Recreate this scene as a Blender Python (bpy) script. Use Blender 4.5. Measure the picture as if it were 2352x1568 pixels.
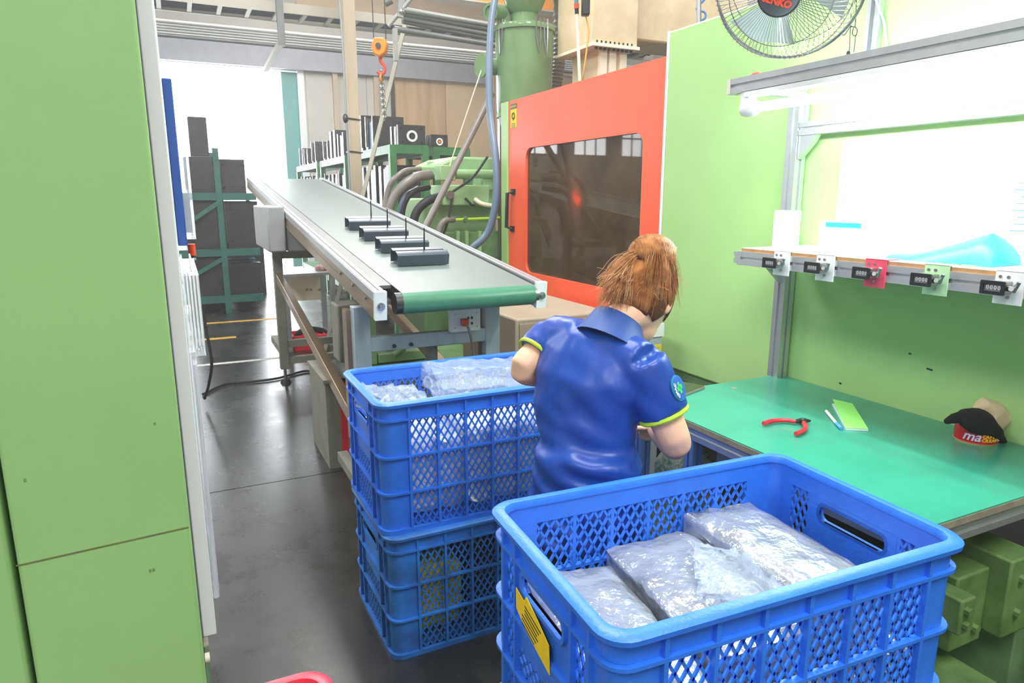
import bpy, bmesh, math, random
from mathutils import Vector, Matrix, noise
V = Vector
random.seed(7)
for o in list(bpy.data.objects): bpy.data.objects.remove(o)
SC = bpy.context.scene
COL = SC.collection

# ------------------------------------------------------------------ camera, world, lights, exposure
CAMH, YAW, PITCH, FPX = 1.5, math.radians(25.8), math.radians(11.95), 1568.0
cam_d = bpy.data.cameras.new('camera'); cam = bpy.data.objects.new('camera', cam_d); COL.objects.link(cam)
cam.location = (0, 0, CAMH); cam.rotation_euler = (math.pi/2 - PITCH, 0, -YAW)
cam_d.sensor_width = 36; cam_d.lens = 24; cam_d.clip_start = .02; cam_d.clip_end = 200
SC.camera = cam
w = bpy.data.worlds.new('world'); SC.world = w; w.use_nodes = True
w.node_tree.nodes['Background'].inputs[0].default_value = (.90, .95, 1, 1)
w.node_tree.nodes['Background'].inputs[1].default_value = 16.0
SC.view_settings.view_transform = 'Standard'; SC.view_settings.look = 'None'
SC.view_settings.gamma = 1; SC.view_settings.use_curve_mapping = False
SC.view_settings.exposure = 0.0
cy_ = SC.cycles; cy_.max_bounces = 8; cy_.diffuse_bounces = 4; cy_.glossy_bounces = 4; cy_.volume_bounces = 0; cy_.transparent_max_bounces = 12; cy_.use_adaptive_sampling = True; cy_.adaptive_threshold = .05; cy_.adaptive_min_samples = 20

def area(name, loc, sx, sy, power, color=(1, 1, 1), rot=(0, 0, 0)):
    d = bpy.data.lights.new(name, 'AREA'); d.shape = 'RECTANGLE'; d.size = sx; d.size_y = sy; d.energy = power; d.color = color
    o = bpy.data.objects.new(name, d); COL.objects.link(o); o.location = loc; o.rotation_euler = rot
    return o
# unseen area lights added under the ceiling as ambient fill, one brightening the back
for (x, y, p) in ((-3.5, -2.0, 300), (1.2, -2.2, 330), (-3.5, 3.0, 300), (1.0, 3.2, 330), (-3.0, 8.5, 300), (2.6, 9.0, 380), (5.5, 3.0, 260), (2.5, 11.2, 170)):
    area('hall_fill_light', (x, y, 5.9), 1.8, 3.0, p, (1, .985, .96))

# ------------------------------------------------------------------ projection helpers (photo pixel -> point of the place)
_R = V((math.cos(YAW), -math.sin(YAW), 0)); _H = V((math.sin(YAW), math.cos(YAW), 0))
_F = _H*math.cos(PITCH) - V((0, 0, math.sin(PITCH))); _U = _H*math.sin(PITCH) + V((0, 0, math.cos(PITCH)))
CAM = V((0, 0, CAMH))
def ray(px, py): return _R*((px-1176)/FPX) + _U*((784-py)/FPX) + _F
def P(px, py, X=None, Y=None, Z=None, D=None):
    r = ray(px, py)
    if X is not None: t = X/r.x
    elif Y is not None: t = Y/r.y
    elif Z is not None: t = (Z-CAMH)/r.z
    else: t = D/r.dot(_H)
    return CAM + r*t
def Pn(px, py, p0, n):
    r = ray(px, py); return CAM + r*((p0-CAM).dot(n)/r.dot(n))

# ------------------------------------------------------------------ materials
def lin(c):
    if isinstance(c, str):
        c = [int(c[i:i+2], 16)/255 for i in (0, 2, 4)]
        c = [x/12.92 if x <= .04045 else ((x+.055)/1.055)**2.4 for x in c]
    return (c[0], c[1], c[2], 1)
MATS = {}
def mat(name, col, rough=.5, metal=0, var=0, vscale=6, bump=0, bscale=40, spec=.5, emit=None, estr=0, col2=None, stretch=None, trans=0, alpha=1, coat=0):
    if name in MATS: return MATS[name]
    m = bpy.data.materials.new(name); m.use_nodes = True; nt = m.node_tree; N = nt.nodes; L = nt.links
    b = N['Principled BSDF']; c = lin(col)
    b.inputs['Base Color'].default_value = c; b.inputs['Roughness'].default_value = rough; b.inputs['Metallic'].default_value = metal
    b.inputs['Specular IOR Level'].default_value = spec
    if coat: b.inputs['Coat Weight'].default_value = coat; b.inputs['Coat Roughness'].default_value = .15
    if trans: b.inputs['Transmission Weight'].default_value = trans
    if alpha < 1: b.inputs['Alpha'].default_value = alpha
    if emit is not None:
        b.inputs['Emission Color'].default_value = lin(emit); b.inputs['Emission Strength'].default_value = estr
    if var or bump:
        tc = N.new('ShaderNodeTexCoord'); mp = N.new('ShaderNodeMapping'); L.new(tc.outputs['Object'], mp.inputs[0])
        if stretch: mp.inputs['Scale'].default_value = stretch
    if var:
        n = N.new('ShaderNodeTexNoise'); n.inputs['Scale'].default_value = vscale; n.inputs['Detail'].default_value = 6; n.inputs['Roughness'].default_value = .62
        L.new(mp.outputs[0], n.inputs['Vector'])
        rp = N.new('ShaderNodeValToRGB'); rp.color_ramp.elements[0].position = .32; rp.color_ramp.elements[1].position = .7
        d = lin(col2) if col2 else tuple(max(0, x*(1-var)) for x in c[:3]) + (1,)
        e = c if col2 else tuple(min(1, x*(1+var*.5)) for x in c[:3]) + (1,)
        rp.color_ramp.elements[0].color = d; rp.color_ramp.elements[1].color = e
        L.new(n.outputs[0], rp.inputs[0]); L.new(rp.outputs[0], b.inputs['Base Color'])
    if bump:
        n2 = N.new('ShaderNodeTexNoise'); n2.inputs['Scale'].default_value = bscale; n2.inputs['Detail'].default_value = 4
        L.new(mp.outputs[0], n2.inputs['Vector'])
        bp = N.new('ShaderNodeBump'); bp.inputs['Strength'].default_value = bump; bp.inputs['Distance'].default_value = .02
        L.new(n2.outputs[0], bp.inputs['Height']); L.new(bp.outputs[0], b.inputs['Normal'])
    MATS[name] = m
    return m

def film(name, tint, alpha, rough=.12, bscale=25, bump=.6):
    m = bpy.data.materials.new(name); m.use_nodes = True; nt = m.node_tree; N = nt.nodes; L = nt.links
    b = N['Principled BSDF']; b.inputs['Base Color'].default_value = lin(tint); b.inputs['Roughness'].default_value = rough
    b.inputs['Alpha'].default_value = alpha; b.inputs['Specular IOR Level'].default_value = .8
    tc = N.new('ShaderNodeTexCoord'); n2 = N.new('ShaderNodeTexNoise'); n2.inputs['Scale'].default_value = bscale; n2.inputs['Detail'].default_value = 5; n2.inputs['Distortion'].default_value = 1.5
    L.new(tc.outputs['Object'], n2.inputs['Vector'])
    bp = N.new('ShaderNodeBump'); bp.inputs['Strength'].default_value = bump; bp.inputs['Distance'].default_value = .02
    L.new(n2.outputs[0], bp.inputs['Height']); L.new(bp.outputs[0], b.inputs['Normal'])
    return m

M_green = mat('machine_green', 'a0c880', .42, var=.05, vscale=3)
M_greenL = mat('machine_green_left', '90ba78', .55, var=.06, vscale=3)
M_greend = mat('green_dark', '6b9060', .45, var=.25, vscale=8)
M_greenc = mat('casting_green', '92b882', .5, var=.18, vscale=7)
M_hopper = mat('hopper_green', '74946a', .16, var=.12, vscale=5)
M_red = mat('door_red', 'f65f3c', .4, var=.03, vscale=4)
M_redp = mat('red_plastic', 'e8263c', .35)
M_pink = mat('pink_plastic', 'f23a52', .35, var=.08)
M_blue = mat('crate_blue', '2f78ea', .38, var=.12, vscale=14, bump=.08, bscale=120)
M_bluew = mat('crate_blue_worn', '2f86e6', .5, var=.45, vscale=9, col2='2a5fa8', bump=.1, bscale=90)
M_alu = mat('aluminium', 'c9ccd2', .34, .75, var=.06, vscale=20)
M_alud = mat('aluminium_groove', '6d7178', .5, .5)
M_alub = mat('aluminium_tan', 'a08a72', .3, .7, var=.15, vscale=5)  # side rail's brown-tan reflection is put into the base colour
M_steel = mat('steel', 'a8a8a8', .28, .9, var=.15, vscale=20)
M_steeld = mat('steel_dark', '4a4d4f', .35, .8, var=.2)
M_grey = mat('painted_grey', 'aab6c2', .5, var=.12, vscale=9)
M_greyd = mat('dusty_grey', '8b8a80', .6, var=.22, vscale=7)
M_beige = mat('box_beige', 'a89c88', .5, var=.1)
M_white = mat('white_paint', 'e9ecee', .5)
M_paper = mat('white_paper', 'f4f6f6', .7)
M_black = mat('black_plastic', '15181c', .35)
M_blackm = mat('black_matte', '0b0b0c', .9)
M_part = mat('moulded_black', '3e4a56', .3, bump=.03, bscale=300)
M_rubber = mat('rubber', '1c1e20', .6)
M_hose = mat('hose_bluegrey', '5d7086', .35)
M_hoseg = mat('hose_grey', '7b7772', .35, var=.2)
M_hosec = mat('duct_grey', '8c8884', .55, var=.15)
M_cream = mat('cream_paint', 'ddcfae', .5, var=.2, vscale=6, col2='cbb88f')
M_creamw = mat('cream_white', 'efe6cf', .5)
M_tan = mat('column_tan', 'c6b49c', .6, var=.15, vscale=5, stretch=(1, 1, .2))
M_orange = mat('crane_orange', 'f0960c', .4, var=.1)
M_orangeh = mat('hoist_orange', 'f08a18', .35, var=.15)
M_plug = mat('plug_orange', 'd8401e', .4)
M_belt = mat('belt_greygreen', '6c7876', .42, var=.1, vscale=4, stretch=(1, .15, 1))
M_beltg = mat('belt_green', '3f7f64', .36, var=.08)
M_mat = mat('bench_green', '38967e', .24, var=.12, vscale=5, spec=.5)
M_edge = mat('bench_edge', '8f8578', .6, var=.25, vscale=30)
M_wood = mat('board_edge', 'b98a5c', .6, var=.2, vscale=30)
M_bluel = mat('profile_blue', '5d82c4', .4, .3)
M_teal = mat('rack_teal', '2c6a62', .5, var=.25)
M_rackg = mat('rack_green', '3f7f4c', .5, var=.2)
M_mould = mat('mould_dark', '3c3a3c', .45, .3, var=.3)
M_mouldb = mat('mould_plate', '82807c', .3, .85, var=.25)
M_bluep = mat('mould_blue', '3f6f94', .5)
M_yellow = mat('label_yellow', 'f3d21e', .6, var=.08, vscale=60)
M_ylw = mat('floor_yellow', 'c59a3a', .7, var=.4, vscale=30)
M_whl = mat('floor_white', 'c9c9c4', .7, var=.3, vscale=30)
M_wall = mat('wall_cream', 'e2c8a2', .8, var=.1, vscale=1.5)
M_wallg = mat('wall_grey', 'c6c4bc', .8, var=.08, vscale=1.2)
M_lintel = mat('lintel_grey', 'a4a8b2', .6, var=.1)
M_ceil = mat('ceiling_metal', 'b8bcc0', .7)
M_cabd = mat('cable_dark', '26384c', .5)
M_pipe = mat('pipe_grey', 'a3a6a6', .4, .3, var=.15, stretch=(.2, 1, 1))
M_piped = mat('pipe_dark', '75787a', .45, .3, var=.15)
M_tray = mat('tray_metal', 'b9b4a8', .5, .2)
M_skin = mat('skin', 'f0bf9e', .5, var=.05, vscale=12)
M_shirt = mat('shirt_blue', '0a429f', .36, var=.08, vscale=12, bump=.05, bscale=400)
M_lime = mat('lime_trim', 'b4d92c', .5)
M_trouser = mat('trouser_navy', '1a2030', .8)
M_shoe = mat('shoe_grey', '8a8a86', .7)
M_hair = mat('hair_copper', '5e3214', .6, var=.4, vscale=28, stretch=(1, 1, .3))
M_hairs = mat('hair_strand', 'd8a068', .34, var=.55, vscale=30, col2='8f5428')
M_teal2 = mat('teal_packet', '2fa3c4', .4)
M_lime2 = mat('pad_green', '96f07a', .6)
M_tag = mat('tag_red', 'e8486a', .4)
M_tin = mat('tin_red', 'c81826', .25, .2)
M_gold = mat('tin_rim', 'dcc498', .25, .7)
M_glove = mat('glove_beige', 'cdbb98', .9, var=.1, vscale=30)
M_gloveb = mat('glove_black', '101112', .95)
M_lav = mat('print_lavender', 'c9cdf2', .5)
M_doorg = mat('door_teal', '4d9c92', .5)
M_board = mat('board_white', 'e9f0ec', .5)
M_outside = mat('outside_concrete', 'c9c9c4', .9)
M_amber = mat('yellow_goods', 'd8d020', .5)
M_lamp = mat('lamp_tube', 'ffffff', .5, emit=(.86, 1, .95), estr=120)
M_redl = mat('red_lamp', 'ff2010', .4, emit=(1, .05, .01), estr=60)
M_silver = mat('film_silver', 'b3bac4', .17, .4, var=.3, vscale=9, bump=.9, bscale=15, spec=.9, coat=.3)
M_film = film('bag_clear', 'ccdcf2', .26)
M_filmw = film('bag_milky', 'eef0f2', .8, .25, 18, .5)
M_acryl = film('sleeve_clear', 'dfe6ee', .35, .08, 8, .15)

def glass(name, tint, gl):
    m = bpy.data.materials.new(name); m.use_nodes = True; nt = m.node_tree; N = nt.nodes; L = nt.links
    N.remove(N['Principled BSDF']); out = N['Material Output']
    t = N.new('ShaderNodeBsdfTransparent'); t.inputs[0].default_value = lin(tint)
    g = N.new('ShaderNodeBsdfGlossy'); g.inputs['Roughness'].default_value = .025
    fr = N.new('ShaderNodeFresnel'); fr.inputs[0].default_value = gl
    mx = N.new('ShaderNodeMixShader'); L.new(fr.outputs[0], mx.inputs[0]); L.new(t.outputs[0], mx.inputs[1]); L.new(g.outputs[0], mx.inputs[2])
    d1 = N.new('ShaderNodeBsdfDiffuse'); d1.inputs[0].default_value = lin('80694e'); d2 = N.new('ShaderNodeBsdfTranslucent'); d2.inputs[0].default_value = lin('b8a890'); df = N.new('ShaderNodeMixShader'); df.inputs[0].default_value = .5; L.new(d1.outputs[0], df.inputs[1]); L.new(d2.outputs[0], df.inputs[2]); tc = N.new('ShaderNodeTexCoord')
    ns = N.new('ShaderNodeTexNoise'); ns.inputs['Scale'].default_value = 3.5; ns.inputs['Detail'].default_value = 7; L.new(tc.outputs['Object'], ns.inputs['Vector'])
    mr = N.new('ShaderNodeMapRange'); mr.inputs[1].default_value = .3; mr.inputs[2].default_value = .7; mr.inputs[3].default_value = .38; mr.inputs[4].default_value = .7; L.new(ns.outputs[0], mr.inputs[0])
    m2 = N.new('ShaderNodeMixShader'); L.new(mr.outputs[0], m2.inputs[0]); L.new(t.outputs[0], m2.inputs[1]); L.new(df.outputs[0], m2.inputs[2]); L.new(m2.outputs[0], mx.inputs[1])
    L.new(mx.outputs[0], out.inputs['Surface'])
    return m
M_pane = glass('tinted_pane', '86807a', 1.55)

def floor_mat():
    m = bpy.data.materials.new('floor_concrete'); m.use_nodes = True; nt = m.node_tree; N = nt.nodes; L = nt.links
    b = N['Principled BSDF']; tc = N.new('ShaderNodeTexCoord')
    n1 = N.new('ShaderNodeTexNoise'); n1.inputs['Scale'].default_value = 1.7; n1.inputs['Detail'].default_value = 9; n1.inputs['Roughness'].default_value = .68
    n2 = N.new('ShaderNodeTexNoise'); n2.inputs['Scale'].default_value = 14; n2.inputs['Detail'].default_value = 6; n2.inputs['Roughness'].default_value = .7
    r1 = N.new('ShaderNodeValToRGB'); r1.color_ramp.elements[0].position = .3; r1.color_ramp.elements[1].position = .72
    r1.color_ramp.elements[0].color = (.012, .012, .011, 1); r1.color_ramp.elements[1].color = (.040, .039, .037, 1)
    r2 = N.new('ShaderNodeValToRGB'); r2.color_ramp.elements[0].position = .3; r2.color_ramp.elements[0].color = (.6, .6, .6, 1); r2.color_ramp.elements[1].position = .42
    mx = N.new('ShaderNodeMix'); mx.data_type = 'RGBA'; mx.blend_type = 'MULTIPLY'; mx.inputs[0].default_value = 1
    for n in (n1, n2): L.new(tc.outputs['Object'], n.inputs['Vector'])
    L.new(n1.outputs[0], r1.inputs[0]); L.new(n2.outputs[0], r2.inputs[0]); L.new(r1.outputs[0], mx.inputs[6]); L.new(r2.outputs[0], mx.inputs[7])
    L.new(mx.outputs[2], b.inputs['Base Color'])
    mr = N.new('ShaderNodeMapRange'); mr.inputs[3].default_value = .14; mr.inputs[4].default_value = .42
    L.new(n1.outputs[0], mr.inputs[0]); L.new(mr.outputs[0], b.inputs['Roughness'])
    bp = N.new('ShaderNodeBump'); bp.inputs['Strength'].default_value = .05; bp.inputs['Distance'].default_value = .01
    L.new(n2.outputs[0], bp.inputs['Height']); L.new(bp.outputs[0], b.inputs['Normal'])
    b.inputs['Specular IOR Level'].default_value = .85
    return m
M_floor = floor_mat()

# ------------------------------------------------------------------ mesh helpers
ORG = {}
class MB:
    def __init__(s): s.bm = bmesh.new()
    def hexa(s, p):
        v = [s.bm.verts.new(q) for q in p]
        for f in ((0, 3, 2, 1), (4, 5, 6, 7), (0, 1, 5, 4), (1, 2, 6, 5), (2, 3, 7, 6), (3, 0, 4, 7)): s.bm.faces.new([v[i] for i in f])
        return s
    def box(s, a, b):
        x0, x1 = sorted((a[0], b[0])); y0, y1 = sorted((a[1], b[1])); z0, z1 = sorted((a[2], b[2]))
        return s.hexa([(x0, y0, z0), (x1, y0, z0), (x1, y1, z0), (x0, y1, z0), (x0, y0, z1), (x1, y0, z1), (x1, y1, z1), (x0, y1, z1)])
    def obox(s, c, u, v, w):  # centre and half-axis vectors
        c = V(c); u = V(u); v = V(v); w = V(w)
        return s.hexa([c-u-v-w, c+u-v-w, c+u+v-w, c-u+v-w, c-u-v+w, c+u-v+w, c+u+v+w, c-u+v+w])
    def bar(s, a, b, wd, ht, up=(0, 0, 1)):
        a = V(a); b = V(b); d = (b-a).normalized(); up = V(up)
        if abs(d.dot(up)) > .98: up = V((1, 0, 0))
        r = d.cross(up).normalized(); u = r.cross(d)
        return s.obox((a+b)/2, d*((b-a).length/2), r*(wd/2), u*(ht/2))
    def loop(s, pts): return [s.bm.verts.new(p) for p in pts]
    def bridge(s, A, B, closed=True):
        n = len(A)
        for i in range(n if closed else n-1):
            j = (i+1) % n
            try: s.bm.faces.new((A[i], A[j], B[j], B[i]))
            except ValueError: pass
    def loft(s, rings, cap=True):
        L = [s.loop(r) for r in rings]
        for a, b in zip(L, L[1:]): s.bridge(a, b)
        if cap:
            s.bm.faces.new(L[0][::-1]); s.bm.faces.new(L[-1])
        return s
    def tube(s, pts, r, n=8, cap=True, closed=False):
        pts = [V(p) for p in pts]; m = len(pts)
        rr = r if isinstance(r, (list, tuple)) else [r]*m
        rings = []; nrm = None
        for i, p in enumerate(pts):
            if closed: t = pts[(i+1) % m]-pts[i-1]
            else: t = pts[min(i+1, m-1)]-pts[max(i-1, 0)]
            t.normalize()
            if nrm is None:
                nrm = V((0, 0, 1)) if abs(t.z) < .9 else V((1, 0, 0))
            nrm = (nrm - t*nrm.dot(t)).normalized(); bn = t.cross(nrm)
            rings.append([p + (nrm*math.cos(k*math.tau/n) + bn*math.sin(k*math.tau/n))*rr[i] for k in range(n)])
        if closed:
            L = [s.loop(q) for q in rings]
            for i in range(m): s.bridge(L[i], L[(i+1) % m])
        else: s.loft(rings, cap)
        return s
    def cyl(s, a, b, r, r2=None, n=16): return s.tube([a, b], [r, r if r2 is None else r2], n)
    def ring(s, c, nrm, R, r, n=32, m=6):
        c = V(c); nrm = V(nrm).normalized(); u = nrm.orthogonal().normalized(); v = nrm.cross(u)
        return s.tube([c+(u*math.cos(k*math.tau/n)+v*math.sin(k*math.tau/n))*R for k in range(n)], r, m, closed=True)
    def lathe(s, prof, o=(0, 0, 0), ax=(0, 0, 1), n=24, cap=True):
        o = V(o); ax = V(ax).normalized(); u = ax.orthogonal().normalized(); v = ax.cross(u)
        return s.loft([[o+ax*z+(u*math.cos(k*math.tau/n)+v*math.sin(k*math.tau/n))*max(r, 1e-4) for k in range(n)] for r, z in prof], cap)
    def prism(s, poly, ext):
        ext = V(ext); a = s.loop(poly); b = s.loop([V(p)+ext for p in poly])
        s.bridge(a, b); s.bm.faces.new(a[::-1]); s.bm.faces.new(b); return s
    def ell(s, c, u, v, w, nu=16, nv=10):
        c = V(c); u = V(u); v = V(v); w = V(w)
        rings = []
        for j in range(nv+1):
            th = -math.pi/2+math.pi*j/nv; th = max(min(th, math.pi/2-.02), -math.pi/2+.02)
            rings.append([c+(u*math.cos(k*math.tau/nu)+v*math.sin(k*math.tau/nu))*math.cos(th)+w*math.sin(th) for k in range(nu)])
        return s.loft(rings)
    def frame(s, inner, outer, ext):  # plate with a hole: two loops of equal count, extruded
        ext = V(ext)
        a = s.loop(inner); b = s.loop(outer); a2 = s.loop([V(p)+ext for p in inner]); b2 = s.loop([V(p)+ext for p in outer])
        s.bridge(a, b); s.bridge(b, b2); s.bridge(b2, a2); s.bridge(a2, a); return s
    def jitter(s, amp, sc, seed=0):
        for v in s.bm.verts:
            q = v.co*sc+V((seed*3.1, seed*1.7, 0)); v.co += noise.noise_vector(q)*amp
        return s
    def build(s, name, m, parent=None, bevel=0, smooth=True, ang=40, mods=None, segs=2):
        bm = s.bm
        bmesh.ops.recalc_face_normals(bm, faces=bm.faces)
        if parent is not None: org = ORG[parent.name]
        else:
            vs = [v.co for v in bm.verts]
            org = V(((min(v.x for v in vs)+max(v.x for v in vs))/2, (min(v.y for v in vs)+max(v.y for v in vs))/2, min(v.z for v in vs)))
        for v in bm.verts: v.co -= org
        if smooth:
            lim = math.radians(ang)
            for f in bm.faces: f.smooth = True
            for e in bm.edges:
                if len(e.link_faces) == 2 and e.calc_face_angle(0) > lim: e.smooth = False
        me = bpy.data.meshes.new(name); bm.to_mesh(me); bm.free()
        o = bpy.data.objects.new(name, me); COL.objects.link(o); ORG[o.name] = V(org)
        if m is not None: me.materials.append(m)
        if parent is not None: o.parent = parent
        else: o.location = org
        if bevel:
            b = o.modifiers.new('bevel', 'BEVEL'); b.width = bevel; b.segments = segs; b.limit_method = 'ANGLE'; b.angle_limit = math.radians(35)
        return o
def tag(o, label, cat, group=None, kind=None):
    o['label'] = label; o['category'] = cat
    if group: o['group'] = group
    if kind: o['kind'] = kind
    return o
def thing(name, label, cat, loc=(0, 0, 0), group=None):
    o = bpy.data.objects.new(name, None); COL.objects.link(o); o.location = loc; o.empty_display_size = .1
    ORG[o.name] = V(loc); return tag(o, label, cat, group)
def struct(o): o['kind'] = 'structure'; return o
def stuff(o): o['kind'] = 'stuff'; return o
KIDS = {}
def copy_tree(o, parent=None):
    c = o.copy(); COL.objects.link(c); ORG[c.name] = ORG[o.name]
    if parent: c.parent = parent
    for ch in list(o.children): copy_tree(ch, c)
    return c
def bake(o):  # apply the modifiers of o into its mesh
    dg = bpy.context.evaluated_depsgraph_get(); dg.update()
    me = bpy.data.meshes.new_from_object(o.evaluated_get(dg)); o.modifiers.clear(); o.data = me
    for p in me.polygons: p.use_smooth = True
    return o
def remesh(o, vox, sm=6, fac=.5):
    r = o.modifiers.new('r', 'REMESH'); r.mode = 'VOXEL'; r.voxel_size = vox
    if sm: q = o.modifiers.new('s', 'SMOOTH'); q.iterations = sm; q.factor = fac
    return bake(o)
def text(name, s, size, o, xd, yd, m, parent, ext=.0006, shear=0, bold=0, align='CENTER'):
    cu = bpy.data.curves.new(name, 'FONT'); cu.body = s; cu.size = size; cu.extrude = ext; cu.align_x = align; cu.align_y = 'CENTER'; cu.shear = shear; cu.offset = bold
    cu.resolution_u = 3
    t = bpy.data.objects.new(name+'_tmp', cu); COL.objects.link(t)
    dg = bpy.context.evaluated_depsgraph_get(); dg.update()
    me = bpy.data.meshes.new_from_object(t.evaluated_get(dg)); bpy.data.objects.remove(t)
    xd = V(xd).normalized(); yd = V(yd).normalized(); zd = xd.cross(yd)
    Mx = Matrix((xd, yd, zd)).transposed().to_4x4(); Mx.translation = V(o)-ORG[parent.name]
    me.transform(Mx); me.materials.clear(); me.materials.append(m)
    ob = bpy.data.objects.new(name, me); COL.objects.link(ob); ob.parent = parent; ORG[ob.name] = ORG[parent.name]
    return ob
def rrect(hx, hy, r, k=5, c=(0, 0)):
    pts = []
    for cx, cy, a0 in ((hx-r, hy-r, 0), (-hx+r, hy-r, 90), (-hx+r, -hy+r, 180), (hx-r, -hy+r, 270)):
        for i in range(k+1):
            a = math.radians(a0+90*i/k); pts.append((c[0]+cx+r*math.cos(a), c[1]+cy+r*math.sin(a)))
    return pts
def spline(pts, n=8):
    pts = [V(p) for p in pts]; q = [pts[0]*2-pts[1]]+pts+[pts[-1]*2-pts[-2]]; out = []
    for i in range(1, len(q)-2):
        a, b, c, d = q[i-1:i+3]
        for k in range(n):
            t = k/n; out.append(.5*((2*b)+(c-a)*t+(2*a-5*b+4*c-d)*t*t+(3*b-a-3*c+d)*t**3))
    out.append(pts[-1]); return out

# ================================================================== the hall
BY = 15.0
fl = struct(MB().box((-8, -5, -.12), (9, 16, -.012)).build('floor', M_floor))
YJ = P(640, 1105, Z=0).y
for y0, y1 in ((-5, YJ-.004), (YJ+.004, YJ+5.5), (YJ+5.508, BY+.6)):
    MB().box((-8, y0, -.012), (9, y1, 0)).build('slab', M_floor, fl)
a, b = P(470, 838, Z=0), P(600, 818, Z=0)
MB().box((a.x-2.2, a.y-.035, 0), (b.x+.3, a.y+.035, .0012)).build('painted_line', M_whl, fl)
a = P(500, 741, Z=0)
MB().box((a.x-1.6, a.y-.05, 0), (a.x+.75, a.y+.05, .0012)).build('painted_line', M_ylw, fl)
a = P(515, 776, Z=0)
MB().box((a.x-.35, a.y-.05, 0), (a.x+.12, a.y+.05, .0012)).build('painted_line', M_ylw, fl)
struct(MB().box((-8.2, -5.2, 6.3), (9.2, BY+.2, 6.45)).build('ceiling', M_ceil))
struct(MB().box((-8.2, -5.2, 0), (-8, BY, 6.3)).build('wall_left', M_wallg))
struct(MB().box((9, -5.2, 0), (9.2, BY, 6.3)).build('wall_right', M_wallg))
struct(MB().box((-8, -5.2, 0), (9, -5, 6.3)).build('wall_front', M_wallg))
JX = P(697, 300, Y=BY).x; DX0 = P(330, 300, Y=BY).x-.6; DZ = P(540, 152, Y=BY).z
wb = MB(); wb.box((JX, BY, 0), (9, BY+.2, 6.3)); wb.box((-8, BY, 0), (DX0, BY+.2, 6.3)); wb.box((DX0, BY, DZ), (JX, BY+.2, 6.3))
wb = struct(wb.build('wall_back', M_wallg))
WX = P(905, 300, Y=BY).x
x = JX+.10
ztop = P(760, 172, Y=BY).z
while x < WX-.2:
    MB().box((x, BY-.03, 0), (min(x+.62, WX)-.012, BY, ztop)).build('wall_panel', M_wallg, wb); x += .62
M_stain = mat('wall_stained', 'dcc09a', .85, var=.3, vscale=2.2, col2='b99a72', stretch=(2.2, 1, .25))
x = WX; k = 0
ZW = P(1000, 155, Y=BY).z
while x < 8.6:
    MB().box((x, BY-.03, 0), (x+1.18, BY, ZW)).build('wall_panel', M_stain if k == 0 else M_wall, wb); x += 1.2; k += 1
MB().box((JX, BY-.05, ZW+.05), (8.9, BY, ZW+1.6)).build('wall_panel', M_wall, wb)
MB().box((WX-.06, BY-.08, 0), (WX+.02, BY-.03, ZW+.9)).build('wall_pipe', M_steeld, wb)
MB().bar((WX, BY-.06, ZW), (WX+2.1, BY-.06, ZW-.08), .05, .06).build('wall_pipe', M_steeld, wb)
for px in (768, 862):
    a = P(px, 170, Y=BY-.06); MB().box((a.x-.05, BY-.12, 0), (a.x+.05, BY-.03, ztop+.2)).build('wall_stud', M_tan, wb)
struct(MB().box((JX-.06, BY-.06, 0), (JX+.06, BY+.26, DZ+.08)).build('trim_1', M_white))
struct(MB().box((DX0-.3, BY-.18, DZ), (JX+4, BY-.06, DZ+.62)).build('trim_2', M_lintel))
struct(MB().box((DX0-.3, BY-.10, DZ+.62), (9, BY-.05, DZ+1.15)).build('trim_3', M_wallg))
dl = struct(MB().box((P(653, 300, Y=BY+.1).x, BY+.06, .05), (JX-.06, BY+.14, DZ-.02)).build('door_1', M_doorg, bevel=.01))
struct(MB().box((-30, BY+.6, -.15), (30, 60, -.01)).build('outside_yard', M_outside))

for i, x_ in enumerate((-6.6, -5.2, -3.8, -2.6)):
    wn = struct(MB().box((x_, BY-.012, 2.5), (x_+.95, BY-.001, 3.45)).build('window_%d' % (i+1), mat('window_daylight', 'ffffff', .5, emit=(.95, .98, 1), estr=9)))
    for k in range(4): MB().box((x_+.95*k/3-.02, BY-.03, 2.5), (x_+.95*k/3+.02, BY-.012, 3.45)).build('mullion', M_steeld, wn)
    for z in (2.5, 2.95, 3.45): MB().box((x_-.02, BY-.032, z-.02), (x_+.97, BY-.0125, z+.02)).build('frame_bar', M_steeld, wn)
# scattering volume added to imitate lens glow round the doorway and lift dark tones
hv = bpy.data.materials.new('glare_volume'); hv.use_nodes = True; hn_ = hv.node_tree.nodes; hn_.remove(hn_['Principled BSDF'])
vs_ = hn_.new('ShaderNodeVolumeScatter'); vs_.inputs['Density'].default_value = .014; vs_.inputs['Anisotropy'].default_value = .55
hv.node_tree.links.new(vs_.outputs[0], hn_['Material Output'].inputs['Volume'])
hzo = MB().box((-8.6, -5.6, -.4), (9.6, BY+1.8, 6.9)).build('glare_haze', hv); hzo['kind'] = 'stuff'; hzo['label'] = 'thin haze volume added for the glow around the doorway'; hzo['category'] = 'haze'

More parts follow.
